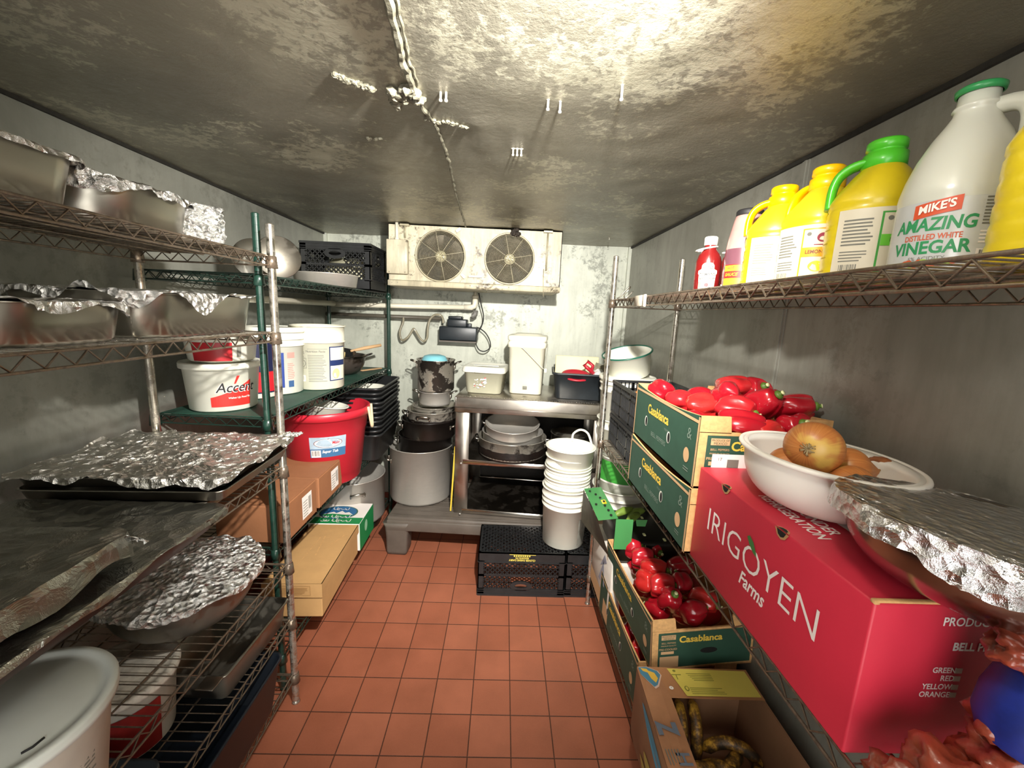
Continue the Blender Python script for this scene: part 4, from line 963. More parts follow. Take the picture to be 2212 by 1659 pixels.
for i in range(9): blob(mb,(.045+random.uniform(-.02,.02),-.012,2.052+random.uniform(-.02,.008)),random.uniform(.010,.018),i+200,1)
mb.build('grime_clump',mat('grime','2a221a',.8,0,.5,60),t)
t=thing('drain_pipe','white drain pipe running left along the back wall from under the evaporator','pipe',(0,2.93,0))
mb=MB(); mb.tube([(-1.20,-1.05,1.575),(-1.20,.0,1.575)],.017,12); mb.tube([(-1.28,.03,1.568),(-.95,.03,1.574),(-.27,.03,1.588)],.017,12); mb.tube([(-.29,.03,1.588),(-.235,.03,1.59),(-.217,.03,1.60),(-.212,.03,1.62),(-.212,.03,1.66)],[.021,.021,.02,.021,.019],12); mb.tube([(-.212,.03,1.64),(-.212,.03,1.70)],.012,10)
mb.tube([(-.212,.03,1.655),(-.212,.03,1.675)],.022,12)
mb.build('pipe_run',M_pvc,t); MB().tube([(-.235,.02,1.53),(-.225,.02,1.53),(-.21,.02,1.54),(-.207,.02,1.57)],.019,12).build('grey_elbow',mat('grey_pipe','6b6a64',.5),t)
mb=MB(); mb.tube([(-1.28,.06,1.50),(-.46,.06,1.502)],.014,8); mb.build('dark_pipe',mat('dark_pipe','5a554a',.5,0,.2,9),t)
t=thing('condensate_pump','black condensate pump box fixed on the back wall under the drain pipe','pump',(-.325,2.99,1.40),radians(-2))
MB().rbox((0,0,.0),(.27,.13,.098),.008).build('tank',M_darkpl,t)
mb=MB(); mb.rbox((-.01,0,.075),(.14,.10,.055),.008); mb.rbox((-.025,0,.112),(.10,.09,.022),.008); mb.rbox((.075,0,.06),(.03,.05,.03),.005); mb.build('motor_cover',M_darkpl,t)
MB().bb(-.137,.13,-.055,.06,-.062,-.052).build('tray',M_rack,t)
t=thing('drain_hose','clear looped hose hanging beside the condensate pump','hose',(0,2.985,0))
P=[(-.44,0,1.47),(-.443,0,1.50),(-.46,-.01,1.525),(-.50,-.01,1.525),(-.535,-.01,1.49),(-.548,-.015,1.43),(-.553,-.015,1.36),(-.575,-.015,1.335),(-.60,-.015,1.35),(-.635,-.01,1.40),(-.65,-.01,1.42),(-.665,-.01,1.40),(-.69,-.015,1.36),(-.725,-.015,1.335),(-.745,-.01,1.35),(-.75,-.01,1.40),(-.73,0,1.46),(-.725,0,1.50)]
def smooth(P,k=5):
    P=[Vector(p) for p in P]; out=[]
    for i in range(len(P)-1):
        p0=P[max(0,i-1)];p1=P[i];p2=P[i+1];p3=P[min(len(P)-1,i+2)]
        for j in range(k):
            t_=j/k; out.append(.5*((2*p1)+(p2-p0)*t_+(2*p0-5*p1+4*p2-p3)*t_*t_+(3*p1-p0-3*p2+p3)*t_**3))
    return out+[P[-1]]
MB().tube(smooth(P),.0085,8).build('hose',M_hose,t)
t=thing('power_cable','thin black cable looping down beside the condensate pump','cable',(0,2.99,0))
MB().tube(smooth([(-.185,-.08,1.69),(-.17,-.06,1.62),(-.15,-.04,1.54),(-.155,-.03,1.48),(-.18,-.02,1.43),(-.20,-.02,1.37),(-.195,-.02,1.32),(-.17,-.02,1.285),(-.13,-.02,1.28),(-.095,-.02,1.31),(-.10,-.02,1.36),(-.13,-.02,1.41),(-.17,-.01,1.44),(-.20,0,1.45)]),.0042,7).build('cable',M_ink,t)

# ------------------------------------------------------------------ white pails on the milk crate
g='nested white pails'
zc=.2635
t=pail('white_pail','lowest white pail of the nested stack, standing on the milk crates','pail',(.392,2.195,zc),.118,.130,.345,M_white,bands=(.235,.265,.295),group=g)
mb=MB(); fn=cyl(lambda z:.118+.012*z/.345,radians(-58),.10); patch(mb,fn,.0,.09,-.075,.08,0,.0006,8); lines(mb,fn,.005,.085,-.065,.0,7,1,.0012,.4); mb.build('printed_label',[mat('label_dirty','8c8a80',.6,0,.3,30),M_grey],t)
for i,(dz,lab) in enumerate(((.095,'second white pail up in the nested stack on the milk crates'),(.155,'third white pail up in the nested stack on the milk crates'),(.215,'fourth white pail up in the nested stack on the milk crates'))):
    pail('white_pail',lab,'pail',(.394+.002*i,2.195,zc+dz),.112,.126,.31,M_white,bands=(.225,.262),group=g)
t=pail('white_pail','topmost white tub of the nested stack, with a white ring handle','pail',(.402,2.19,zc+.375),.108,.134,.205,M_white,group=g)
mb=MB(); mb.tube(smooth([(.03,.128,.19),(.033,.126,.235),(.07,.11,.266),(.108,.085,.255),(.125,.05,.210),(.126,.045,.18)],6),.0065,10); mb.build('ring_handle',M_white,t)
# white pails behind the right unit
zq=0
g='white pails in the back right corner'
t=pail('white_pail','lowest tall white pail standing on the milk crate, behind the right shelf posts','pail',(.70,2.19,zc),.135,.150,.36,M_white,bands=(.27,.31),group=g)
t=pail('green_lid_pail','white pail with a green label band, below the far end of the middle shelf','pail',(.715,2.22,zc+.30),.135,.150,.24,M_white,group=g)
mb=MB(); fn=cyl(lambda z:.135+.015*z/.24,radians(-130),.16); patch(mb,fn,-.10,.14,-.06,.06,0,.0006,16); patch(mb,fn,-.10,.14,-.07,-.06,1,.0006,16); mb.build('green_label',[M_lgreen,M_wink],t)
pail('white_pail','plain white pail with faint print seen left of the black produce crates','pail',(.70,2.235,zc+.50),.13,.142,.24,M_white,bands=(.19,),group=g)
pail('white_pail','ribbed white pail above the black produce crates, below the tilted one','pail',(.70,2.235,zc+.68),.13,.144,.295,M_white,bands=(.22,.26),group=g,lid=1)
t=pail('white_pail','tilted white pail with a dark green rim at the top of the corner stack','pail',(.715,2.25,zc+.985),.11,.128,.13,M_white,group=g,rot=(radians(8),radians(-14),0))
MB().tube([(.134*cos(2*pi*k/40),.134*sin(2*pi*k/40),.131) for k in range(40)],.005,6,closed=True).build('green_rim',mat('dark_green_rim','1d5a48',.4),t)
# ------------------------------------------------------------------ produce cartons on the right unit
ZM=.9435
def carton(name, label, loc, w_, d, h, group=None, rz=0, rot=None, bow=0, near=True, blank=False, ns='a'):
    """open produce tray: local -X face looks at the aisle, -Y face looks at the camera"""
    t=thing(name,label,'carton',loc,rz,group,rot); th=.006; dip=.05
    mb=MB(); mb.bb(-w_/2,w_/2,-d/2,d/2,0,.005,1)
    def side(x,sg):
        n=16
        def topz(v): return h-.014+.014*(2*v-1)**2
        for xx,fl in ((x,0),(x+sg*th,1)):
            mb.grid(lambda u,v,xx=xx:Vector((xx+(-sg)*bow*sin(pi*v)*u,-d/2+d*v,topz(v)*u)),4,n,0 if fl==0 else 1,False)
        mb.grid(lambda u,v:Vector((x+sg*th*u+(-sg)*bow*sin(pi*v),-d/2+d*v,topz(v))),1,n,1,False)
    side(-w_/2,1); side(w_/2,-1)
    for sy in (-1,1):
        y=sy*(d/2-th/2); hh=h-.042
        mb.box((0,y,hh/2),(w_-.002,th,hh),0 if False else 1)
        for sx in (-1,1):
            T=Matrix.Identity(4)
            cx=sx*(w_/2-.042); v=[(cx-.042,y-th/2,hh-.002),(cx+.042,y-th/2,hh-.002),(cx+.042*(1 if sx>0 else .86),y-th/2,h),(cx-.042*(1 if sx<0 else .86),y-th/2,h)]
            v=v+[(a,b+th,c) for a,b,c in v]; mb.add(v,[(0,1,2,3),(7,6,5,4),(0,4,5,1),(1,5,6,2),(2,6,7,3),(3,7,4,0)],1)
            v=[(cx-.040,y-sy*th,h-.001),(cx+.040,y-sy*th,h-.001),(cx+sx*.038,y-sy*.07,h-.006),(cx-.04 if sx<0 else cx+.04,y-sy*.075,h-.006)]
    mb.build('tray_board',[M_cgreen,M_edge],t)
    # printing on the aisle side
    mb=MB(); fn=flat((-w_/2-bow*.8,0,0),(0,-1,0),(0,0,1),.0012)
    f0=lambda v: Vector((-w_/2-.0012-v.z-bow*sin(pi*(.5-v.x/d))*max(0,min(1,v.y/(h-.014))), -v.x, v.y))
    wr(mb,f0,'Casablanca',-.03,h*.66,.043,0,bold=.028,xs=.92); wr(mb,f0,'BELL PEPPERS',-.01,h*.27,.021,1,bold=.01)
    wr(mb,f0,'PREMIUM',.055,h*.50,.011,1); 
    for x in (-.125,.07):
        polypatch(mb,f0,ell(x,h*.42,.013,.018),3,.0004); polypatch(mb,f0,ell(x+.003,h*.42,.009,.0155),2,.0009)
    polypatch(mb,f0,ell(d/2-.055,h*.37,.017,.021),4,.0004); wr(mb,f0,'&',d/2-.05,h*.68,.045,1); lines(mb,f0,d/2-.065,d/2-.035,h*.15,h*.22,2,1)
    for s_ in (-1,1): patch(mb,f0,s_*(d/2)-(.008 if s_>0 else 0),s_*(d/2)+(.008 if s_<0 else 0),.002,h-.004,4,.0002,2)
    patch(mb,f0,-d/2,d/2,h-.022,h-.014,4,.0002,24)
    mb.build('side_print',[M_gold,M_pale,M_dark,M_white,M_tan],t)
    # end panel
    mb=MB(); f1=flat((0,-d/2-.0005,0),(1,0,0),(0,0,1),.0008); hh=h-.042
    patch(mb,f1,-w_/2+.022,w_/2-.01,.012,hh-.008,0); 
    wr(mb,lambda v:f1(v+Vector((0,0,.0006))),'Casablanca',-.01,hh*.76,.034,1,bold=.028)
    fx=lambda v:f1(v+Vector((0,0,.0008)))
    X0=-w_/2+.032
    patch(mb,fx,X0,X0+.05,hh*.78,hh*.90,2); wr(mb,lambda v:fx(v+Vector((0,0,.0005))),'PRODUCE OF',X0+.025,hh*.865,.0075,3); wr(mb,lambda v:fx(v+Vector((0,0,.0005))),'MEXICO',X0+.025,hh*.81,.0095,3)
    wr(mb,fx,'BELL PEPPERS',X0+.026,hh*.70,.0085,2); wr(mb,fx,'PREMIUM QUALITY',X0+.026,hh*.63,.0062,2); wr(mb,fx,'PRE-COOLED',X0+.024,hh*.54,.0105,2,bold=.01); patch(mb,fx,X0,X0+.045,hh*.42,hh*.49,2)
    if blank: patch(mb,fx,X0-.004,X0+.062,.012,hh*.36,2)
    polypatch(mb,fx,ell(.02,hh*.45,.030,.011),4,.0004)
    mb.build('end_print',[M_cgreen,M_gold,M_tan,M_cgreen,M_dark],t)
    return t
g='green bell pepper cartons'
top_carton=carton('pepper_carton','upper green lettered carton on the middle right shelf, heaped with red peppers',(.685,1.25,1.128),.345,.50,.195,g,ns='a',bow=.0)
carton('pepper_carton','lower green lettered carton on the middle right shelf, under the heaped one',(.680,1.245,ZM),.345,.50,.183,g,ns='b')
t=MB().box((0,0,0),(.10,.0012,.05)).build('paper_label',M_wink,top_carton); t.location=(.60-.685,-.257,.072)
mb=MB(); fn=flat((0,-.0008,0),(1,0,0),(0,0,1),.0006); patch(mb,fn,-.01,.02,-.01,.012,0); wr(mb,fn,'17',-.03,.012,.012,0); mb.build('sticker_print',M_grey,t)
carton('pepper_carton','green lettered carton of peppers on the lowest right shelf, tilted to the aisle',(.715,1.455,.385),.36,.50,.195,g,rot=(0,radians(-4),radians(3)),blank=True)
carton('pepper_carton','bottom green lettered carton on the lowest right shelf under the tilted carton',(.695,1.50,.178),.355,.52,.19,g,rz=radians(1))

# peppers
def pepper_mesh(seed, long_=1.0, lobes=3):
    rnd=random.Random(seed); mb=MB(); n=30; rings=[]; ph=rnd.random()*6; bend=rnd.uniform(-.25,.25); ta=rnd.uniform(.03,.18)
    R=.043; L_=.100*long_
    for i in range(17):
        u=i/16; a=u*pi
        r=R*(sin(a)**.36)*(1.03-ta*(1-u)**2*.9) if 0<i<16 else .001
        z=L_*(.5-u)+(-.012 if i==0 else (-.006 if i==1 else 0))+(.012 if i==16 else (.005 if i==15 else 0))
        ring=[]
        for j in range(n):
            t_=2*pi*j/n; k=1+.40*(abs(sin(lobes*t_/2+ph+u*.6))**.6-.78)+.22*noise.noise(Vector((cos(t_)*1.5,sin(t_)*1.5,u*2+seed)))
            zz=z
            if i>=12: zz += -.0*(i-11)/4
            ring.append(Vector((r*k*cos(t_)+bend*(u*u)*L_, r*k*sin(t_)*.94, zz)))
        rings.append(ring)
    mb.loft(rings,0,cap0=True,cap1=True); return mb, L_
PROTO=[]
def pepper_proto(k):
    mb,L_=pepper_mesh(k*3+1,[1,1.12,.9,1.22,1.4][k%5],[3,4,3,3,4][k%5])
    r=thing('bell_pepper','', 'pepper',(0,0,0)); mb.build('pepper_body',M_pep,r)
    s=MB(); s.lathe([(.001,L_/2-.014),(.012,L_/2-.012),(.014,L_/2-.009),(.010,L_/2-.003),(.0055,L_/2-.002),(.005,L_/2+.003),(.006,L_/2+.005)],10,cap1=False); st=s.build('stem',M_stem,r)
    MB().lathe([(0,L_/2+.0055),(.0061,L_/2+.0055),(.0061,L_/2+.003)],10).build('cut_end',M_cut,st)
    return r
for k in range(5): PROTO.append(pepper_proto(k))
USED=[0]*5
def put_pepper(k, loc, rot, label, group, sc=1):
    if not USED[k]:
        USED[k]=1; o=PROTO[k]; o.location=loc; o.rotation_euler=rot; o['label']=label; o['group']=group
    else: o=dup(PROTO[k],loc=loc,rot=rot,label=label,group=group)
    o.scale=(sc,sc,sc); return o
R_=radians
g1='red bell peppers heaped in the upper carton'
TOP=[ # k, x,y,z, rx,ry,rz, label
(0,.575,1.44,1.305,-70,10,20,'red pepper at the far left corner of the upper carton, beside the black crates'),
(2,.600,1.32,1.290,60,60,10,'squat red pepper by the aisle rim, second from the far corner of the upper carton'),
(1,.625,1.215,1.300,80,15,60,'red pepper by the aisle rim of the upper carton, over the lettering'),
(0,.680,1.20,1.345,-75,20,-30,'red pepper with its pale cut stem towards the camera, left in the upper heap'),
(3,.735,1.26,1.360,85,0,80,'long red pepper lying along the top of the upper heap'),
(2,.800,1.245,1.355,60,0,10,'red pepper standing highest at the right of the upper heap'),
(4,.735,1.115,1.335,35,40,-20,'large glossy red pepper in the middle of the upper heap, pointing at the camera'),
(1,.670,1.11,1.315,90,0,35,'dark red pepper under the large glossy one in the upper carton'),
(3,.820,1.10,1.335,80,0,65,'long red pepper at the right of the upper heap, against the wall side'),
(4,.640,1.035,1.292,88,10,65,'slim bright red pepper lying on the near rim of the upper carton'),
(0,.780,1.035,1.290,55,-20,15,'red pepper with a green stem, right behind the onion bowl'),
(2,.560,1.10,1.270,70,0,0,'red pepper tucked against the near aisle corner of the upper carton'),
(1,.700,1.02,1.270,90,0,100,'red pepper low at the near end of the upper carton')]
for (k,x,y,z,a,b,c,l) in TOP: put_pepper(k,(x,y,z),(R_(a),R_(b),R_(c)),l,g1)
g1b='red peppers deep in the upper carton'
for i in range(7): put_pepper(i%5,(.60+.09*(i%3)+.01*i,1.40-.13*(i//3)+.02,1.22),(R_(80),R_(20*i),R_(40*i)),'red pepper buried under the heap in the upper green carton',g1b)
for i in range(3): put_pepper(i%3+1,(.72+.04*i,1.42-.05*i,1.285),(R_(85),R_(30*i),R_(50*i+20)),['red pepper at the far end of the upper carton','red pepper beyond the long one in the upper heap','red pepper by the wall side rim of the upper carton'][i],g1)
g2='red bell peppers in the lower right carton'
LOW=[(0,.600,1.62,.575,75,10,75,'red pepper at the far aisle corner of the tilted lower carton'),(1,.625,1.555,.570,80,0,70,'red pepper with a white stem end, near the far end of the tilted carton'),
(3,.640,1.475,.575,85,10,60,'big red pepper with a pale cut stem in the middle of the tilted carton'),(2,.605,1.43,.550,60,0,20,'small red pepper against the aisle board of the tilted lower carton'),
(1,.640,1.385,.570,85,0,75,'red pepper crossing the tilted lower carton, before the steep one'),(4,.640,1.315,.560,35,-15,20,'steep red pepper by the near corner flap of the tilted lower carton'),
(0,.715,1.275,.545,80,20,100,'ridged red pepper lying at the near end of the tilted lower carton'),(2,.720,1.40,.565,-60,0,10,'red pepper with a green stem end in the shade of the tilted lower carton'),
(1,.780,1.33,.550,85,0,40,'dark red pepper at the wall side near end of the tilted lower carton'),(3,.760,1.50,.565,85,0,100,'shaded red pepper at the wall side middle of the tilted lower carton'),
(0,.700,1.64,.560,85,30,20,'shaded red pepper at the far end of the tilted lower carton')]
for (k,x,y,z,a,b,c,l) in LOW: put_pepper(k,(x,y,z),(R_(a),R_(b),R_(c)),l,g2)
g3='red peppers deep in the tilted lower carton'
for i in range(9): put_pepper(i%5,(.62+.09*(i%3),1.63-.14*(i//3),.487),(R_(80),R_(25*i),R_(35*i)),'red pepper under the top layer of the tilted lower carton',g3)
g4='red peppers in the bottom carton'
for i in range(8): put_pepper(i%5,(.590+.10*(i%2),1.70-.11*(i//2),.300),(R_(82),R_(25*i),R_(70+15*i)),'red pepper in the bottom carton, glimpsed past its aisle board',g4)
# black vented crates
def vent_crate(label,loc,w_,d,h,group,z):
    t=thing('vented_crate',label,'crate',loc,0,group)
    MB().bb(-w_/2,w_/2,-d/2,d/2,0,.006).build('crate_floor',M_blk,t)
    for (ln,org,rt) in ((w_,(0,-d/2,0),(1,0,0)),(w_,(0,d/2,0),(-1,0,0)),(d,(w_/2,0,0),(0,1,0)),(d,(-w_/2,0,0),(0,-1,0))):
        mb=MB(); fn=flat(Vector(org),rt,(0,0,1),-.004)
        def bx(x0,x1,c,e,t_=.005):
            v=[fn(Vector((x,y,z_))) for z_ in (0,t_) for x,y in ((x0,c),(x1,c),(x1,e),(x0,e))]
            mb.add(v,[(3,2,1,0),(4,5,6,7),(0,1,5,4),(2,3,7,6),(1,2,6,5),(3,0,4,7)])
        L_=ln/2; bx(-L_,L_,0,.018); bx(-L_,L_,h-.014,h,.010); bx(-L_,L_,h*.72,h*.72+.007); bx(-L_,L_,h*.36,h*.36+.006)
        n=int(ln/.019)
        for i in range(n+1):
            x=-L_+ln*i/n; bx(x-.0028 if i else x,x+.0028,.01,h-.01)
        for x in (-L_*.33,L_*.33): bx(x-.008,x+.008,.01,h-.01)
        mb.build('crate_side',M_blk,t)
    return t
g='black vented crates'
vent_crate('lower black vented crate of dark roots, far end of the middle right shelf',(.695,1.755,ZM),.29,.42,.15,g,0)
vent_crate('upper black vented crate at the far end of the middle right shelf, open topped',(.695,1.755,ZM+.152),.29,.42,.165,g,0)
for (z0,hh,lab,nn) in ((ZM+.012,.12,'dark brown gnarled roots filling the lower black crate',150),(ZM+.165,.085,'dark brown gnarled roots filling the upper black crate',130)):
    mb=MB(); rnd=random.Random(int(z0*100))
    for i in range(nn):
        x=rnd.uniform(-.125,.125); y=rnd.uniform(-.19,.19); z=rnd.uniform(.015,hh); a=rnd.uniform(0,6.3); l=rnd.uniform(.02,.045)
        x=max(-.12,min(.12,x)); dx,dy=cos(a)*l,sin(a)*l
        P=[(max(-.132,min(.132,x-dx)),max(-.198,min(.198,y-dy)),z),(x,y,z+.006),(max(-.132,min(.132,x+dx)),max(-.198,min(.198,y+dy)),z-.004)]
        mb.tube(P,[.006,rnd.uniform(.010,.016),.005],6,1 if rnd.random()<.06 else 0,sm=False)
    o=mb.build('root_vegetables',[M_root,M_carrot],None,(.695,1.755,z0)); tag(o,lab,'roots',None,'stuff')
for (x,y,z,a,lab) in ((.640,1.60,1.262,.5,'orange carrot end sticking up behind the far corner of the upper carton'),(.70,1.62,1.25,-.4,'orange root tip lying at the near end of the upper black crate'),(.58,1.68,1.235,.9,'pale orange root at the aisle side of the upper black crate')):
    t=thing('carrot',lab,'carrot',(x,y,z),group='orange roots'); blobm=MB(); blobm.tube([(-.03,-.012,0),(0,0,.012),(.03,.012,.006),(.045,.015,.0)],[.008,.015,.012,.004],9); blobm.build('root_body',M_carrot,t); t.rotation_euler=(0,0,a)

# red carton
X0,X1,Y0,Y1,H=.521,.860,.487,.990,.248
t=thing('red_carton','bright red produce carton with big white lettering on the middle right shelf','carton',((X0+X1)/2,(Y0+Y1)/2,ZM))
cx,cy=(X0+X1)/2,(Y0+Y1)/2; w_,d=X1-X0,Y1-Y0
MB().rbox((0,0,H/2),(w_,d,H),.0035,seg=2).build('box_body',M_redbox,t)
mb=MB(); f=flat((-w_/2,0,0),(0,-1,0),(0,0,1),.0010)
wr(mb,f,'IRIGOYEN',cy-.745+.002,.139,.082,0,bold=-.008,xs=.98); wr(mb,f,'Farms',.005,.088,.042,0,bold=.022,shear=.25,xs=.8)
mb.v=list(mb.v); polypatch(mb,f,[(-.028+.0*0,.184),(-.020,.190),(-.006,.182),(.006,.166),(.008,.158),(-.004,.162),(-.018,.172)],1,.0004)
ft=flat((0,0,H),(0,-1,0),(1,0,0),.0010)
wr(mb,ft,'REFRIGERATION',cy-.735,.578-cx,.034,0,bold=.02,xs=.70); wr(mb,ft,'KEEP UNDER',cy-.735,.612-cx,.034,0,bold=.02,xs=.72)
patch(mb,ft,-.06,.19,.648-cx,.668-cx,0)
fe=flat((0,-d/2,0),(1,0,0),(0,0,1),.0010)
fx=lambda x,z:(x-cx,z-ZM)
for (s_,x,z,sz,b) in (('PRODUCT OF USA',.690,1.166,.0185,.02),('BELL PEPPERS',.690,1.127,.0175,.035),('GREEN',.641,1.089,.0125,.02),('RED',.648,1.076,.0125,.02),('YELLOW',.636,1.062,.0125,.02),('ORANGE',.635,1.049,.0125,.02)):
    a,c=fx(x,z); wr(mb,fe,s_,a,c,sz,0,bold=b,xs=.88)
for z in (1.089,1.076,1.062,1.049): a,c=fx(.662,z); patch(mb,fe,a-.005,a+.005,c-.0042,c+.0042,2,0,1)
mb.build('white_print',[mat('carton_white_ink','f4ebe6',.55),mat('leaf_green','3f7a3e',.55),mat('carton_grey_ink','b9a99a',.6)],t)
# hand holes and raw board edges
mb=MB()
def hole(fnn,x,y,a,b):
    P=[(x-a,y),(x-a*.55,y-b*.75),(x,y-b),(x+a*.55,y-b*.75),(x+a,y)]
    Q=[(x-a*.66,y-.0),(x-a*.4,y-b*.55),(x,y-b*.74),(x+a*.4,y-b*.55),(x+a*.66,y-.0)]
    polypatch(mb,fnn,P,0,.0006); polypatch(mb,fnn,Q,1,.0012)
for yy in (.865,.675):
    hole(flat((-w_/2,cy*0,H),(0,-1,0),(0,0,1),.0008),cy-yy,.0,.019,.017)
    hole(flat((-w_/2,0,H),(0,1,0),(-1,0,0),.0008),yy-cy,.0,.017,.010)
hole(flat((0,-d/2,H),(1,0,0),(0,0,1),.0008),.612-cx+.04,.0,.022,.013)
mb.build('hand_holes',[M_kraft,M_dark],t)
mb=MB(); mb.rbox((.0,-d/2+.003,H+.002),(w_-.002,.008,.004),.0015,seg=1); mb.rbox((-w_/2+.004,-d/2+.004,H),(.009,.009,.007),.002,seg=1); mb.build('board_edge',M_edge,t)
# onion bowl
zr=ZM+H+.0015
t=thing('onion_bowl','wide white plastic bowl of onions standing on the red carton','bowl',(.662,.785,zr),rot=(radians(1),radians(3),0))
MB().lathe(bowl_prof(.144,.106,.004,.010,.42,2.1),64).build('bowl_body',mat('bowl_white','efe9df',.35,0,.03,6,sss=.05),t)
MB().tube([(.152*cos(2*pi*k/64),.152*sin(2*pi*k/64),.107) for k in range(64)],.0055,8,closed=True).build('rim',MC['bowl_white'],t)
def onion(loc,rot,r,label):
    t=thing('onion',label,'onion',loc,rot=rot,group='onions in the white bowl')
    pr=[]
    for i in range(17):
        a=pi*i/16; pr.append((r*sin(a)**.9*(1.02), -r*.86*cos(a)+(r*.10 if i>14 else 0)))
    pr[0]=(0,pr[0][1]); pr[-1]=(.004,pr[-1][1]+.004)
    o=MB().lathe(pr,36).build('onion_body',M_onion,t)
    mb=MB()
    for i in range(26):
        a=random.random()*6.3; l=random.uniform(.004,.011); mb.tube([(cos(a)*.001,sin(a)*.001,-r*.86),(cos(a)*l,sin(a)*l,-r*.86-.004),(cos(a)*(l+.003),sin(a)*(l+.003),-r*.855)],.0009,4)
    mb.build('root_tuft',mat('root_hair','b09a72',.8),t)
    MB().tube([(0,0,r*.9),(.002,0,r*1.02),(.006,.002,r*1.12)],[.006,.004,.002],7).build('neck',mat('dry_neck','b98a52',.7),t); return t
zo=zr
onion((.618,.757,zo+.132),Vector((-.75,-.62,.12)).to_track_quat('-Z','Y').to_euler(),.050,'large golden onion on top, its root tuft facing the camera')
onion((.700,.760,zo+.087),(radians(80),radians(10),radians(60)),.044,'brown onion to the right of the large one, half sunk in the bowl')
onion((.660,.705,zo+.072),(radians(90),radians(50),radians(10)),.042,'brown onion low in the bowl, in front of the large one')
onion((.600,.785,zo+.080),(radians(30),radians(10),radians(0)),.042,'onion low in the bowl at the far left, behind the large one')
onion((.675,.840,zo+.075),(radians(60),radians(0),radians(90)),.040,'onion at the back of the bowl, hidden behind the large one')
t=thing('onion_skin','loose brown onion skin flake clinging inside the bowl at the right','onion skin',(.755,.770,zo+.098)); MB().grid(lambda u,v:Vector((-.03+.06*u+.006*sin(v*5),.02*v-.01+.01*sin(u*3),.018*sin(u*2.5)*(1-v)+.006*noise.noise(Vector((u*4,v*4,1))))),8,6).build('flake',mat('skin_flake','b9713f',.5,0,.2,30),t)
# foil bowl
t=thing('foil_bowl','large steel bowl sealed with crumpled foil on the near end of the red carton','bowl',(.678,.500,zr+.002),rot=(radians(-2),radians(5),0))
MB().lathe(bowl_prof(.165,.105,.003,.008,.42,2.0),64).build('bowl_body',steel_mat('bowl_steel','a79f98',.2),t)
cb=[Vector((.176*cos(2*pi*i/200),.176*sin(2*pi*i/200),0)) for i in range(200)]
foil_cover(t,lambda s:[p*s for p in cb],.108,seed=23,skirt=.034,amp=.0045,rings=40,ragged=1.0,flatness=.55,m=foil_mat('foil_bright','e4e4e6',.16,.7,60))
# net bag of onions at the right bottom corner
t=thing('plastic_bag','crumpled plastic bag of reddish produce with a blue wrap, at the bottom right corner','bag',(.70,.40,ZM+.002))
mb=MB()
for i,(x,y,z,r) in enumerate(((-.165,.0,.045,.036),(-.13,-.01,.075,.042),(-.08,-.01,.05,.045),(-.06,-.01,.10,.045),(-.02,-.02,.06,.05),(.0,-.02,.11,.05),(-.07,.0,.16,.032),(-.088,.0,.258,.026),(-.02,.0,.17,.03))): blob(mb,(x,y,z),r*1.12,i+300,.85,0,4,True)
mb.build('bag_body',mat('wrapped_red','93402c',.3,0,.4,25,.4,50,coat=.4),t)
mb=MB(); mb.lathe([(.035,0),(.045,.02),(.047,.05),(.042,.09),(.03,.11)],24,T=Matrix.Translation((-.075,-.01,.135))@Matrix.Rotation(radians(14),4,'Y')); mb.build('blue_wrap',M_blue,t)

# green box and what it stands on
t=thing('green_carton','bright green perforated carton with a black liner and green vegetables, before the shelf post','carton',(.60,1.76,.50),rot=(0,radians(0),radians(0)))
mb=MB()
def strip(P,mi=0,th=.004):
    pass
mb.grid(lambda u,v:Vector((-.165+.085*u,-.155+.32*v,.205+.012*u)),3,10,0,False)            # top panel
mb.grid(lambda u,v:Vector((-.09+.075*u,-.157,.215-.14*v)),3,6,0,False)                      # near flap
mb.grid(lambda u,v:Vector((-.005+.05*u*(1-.25*v)+.006*v,-.157,.215-.03*v)),2,2,0,False)
mb.build('green_board',M_gbox,t)
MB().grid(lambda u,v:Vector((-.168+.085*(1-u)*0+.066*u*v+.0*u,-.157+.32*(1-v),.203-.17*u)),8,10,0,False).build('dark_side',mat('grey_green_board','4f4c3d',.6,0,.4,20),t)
mb=MB(); f=flat((-.125,0,.2125),(0,-1,0),(1,0,0),.0025)
for (x,y) in ((-.12,-.02),(-.08,.0),(-.04,.012),(.0,.02),(.04,.015),(.085,.02),(.13,.02),(.02,-.02)): polypatch(mb,lambda v:f(v)+Vector((0,0,.0014+.14*(v.y))),ell(x,y,.009,.0055),0)
mb.build('vent_holes',M_dark,t)
MB().grid(lambda u,v:Vector((-.115+.02*u,.02-.04*v,.2155+.003*u)),1,1).build('yellow_tab',M_yel,t)
mb=MB(); mb.rbox((.07,.0,.055),(.27,.30,.11),.02); mb.build('black_liner',M_bag,t)
mb=MB(); 
for (x,y,z) in ((.06,-.10,.115),(.14,-.13,.11),(.10,.05,.118),(-.03,.10,.12)): mb.rbox((x,y,z),(.012,.02,.006),.003)
mb.build('white_flecks',M_cut,t)
for i,(x,y,z,a,lab) in enumerate(((.60,1.78,.655,.5,'green vegetable lying uppermost on the black liner of the green carton'),(.63,1.74,.645,.8,'green vegetable lying second on the black liner of the green carton'),(.66,1.79,.645,.65,'green vegetable nearest the wall on the black liner'))):
    q=thing('green_vegetable',lab,'vegetable',(x,y,z),a,'green vegetables'); MB().tube([(-.06,0,0),(-.04,0,.004),(0,.0,.01),(.05,0,.004),(.075,0,-.004)],[.004,.015,.019,.015,.004],10).build('vegetable_body',M_cucumber,q)
t=thing('printed_bag','white printed sack with a tan lower band, standing under the green carton','sack',(.60,1.79,.178))
mb=MB(); mb.rbox((0,0,.16),(.17,.36,.318),.012); mb.build('sack_body',mat('sack_paper','d6d0c6',.6,0,.12,14),t)
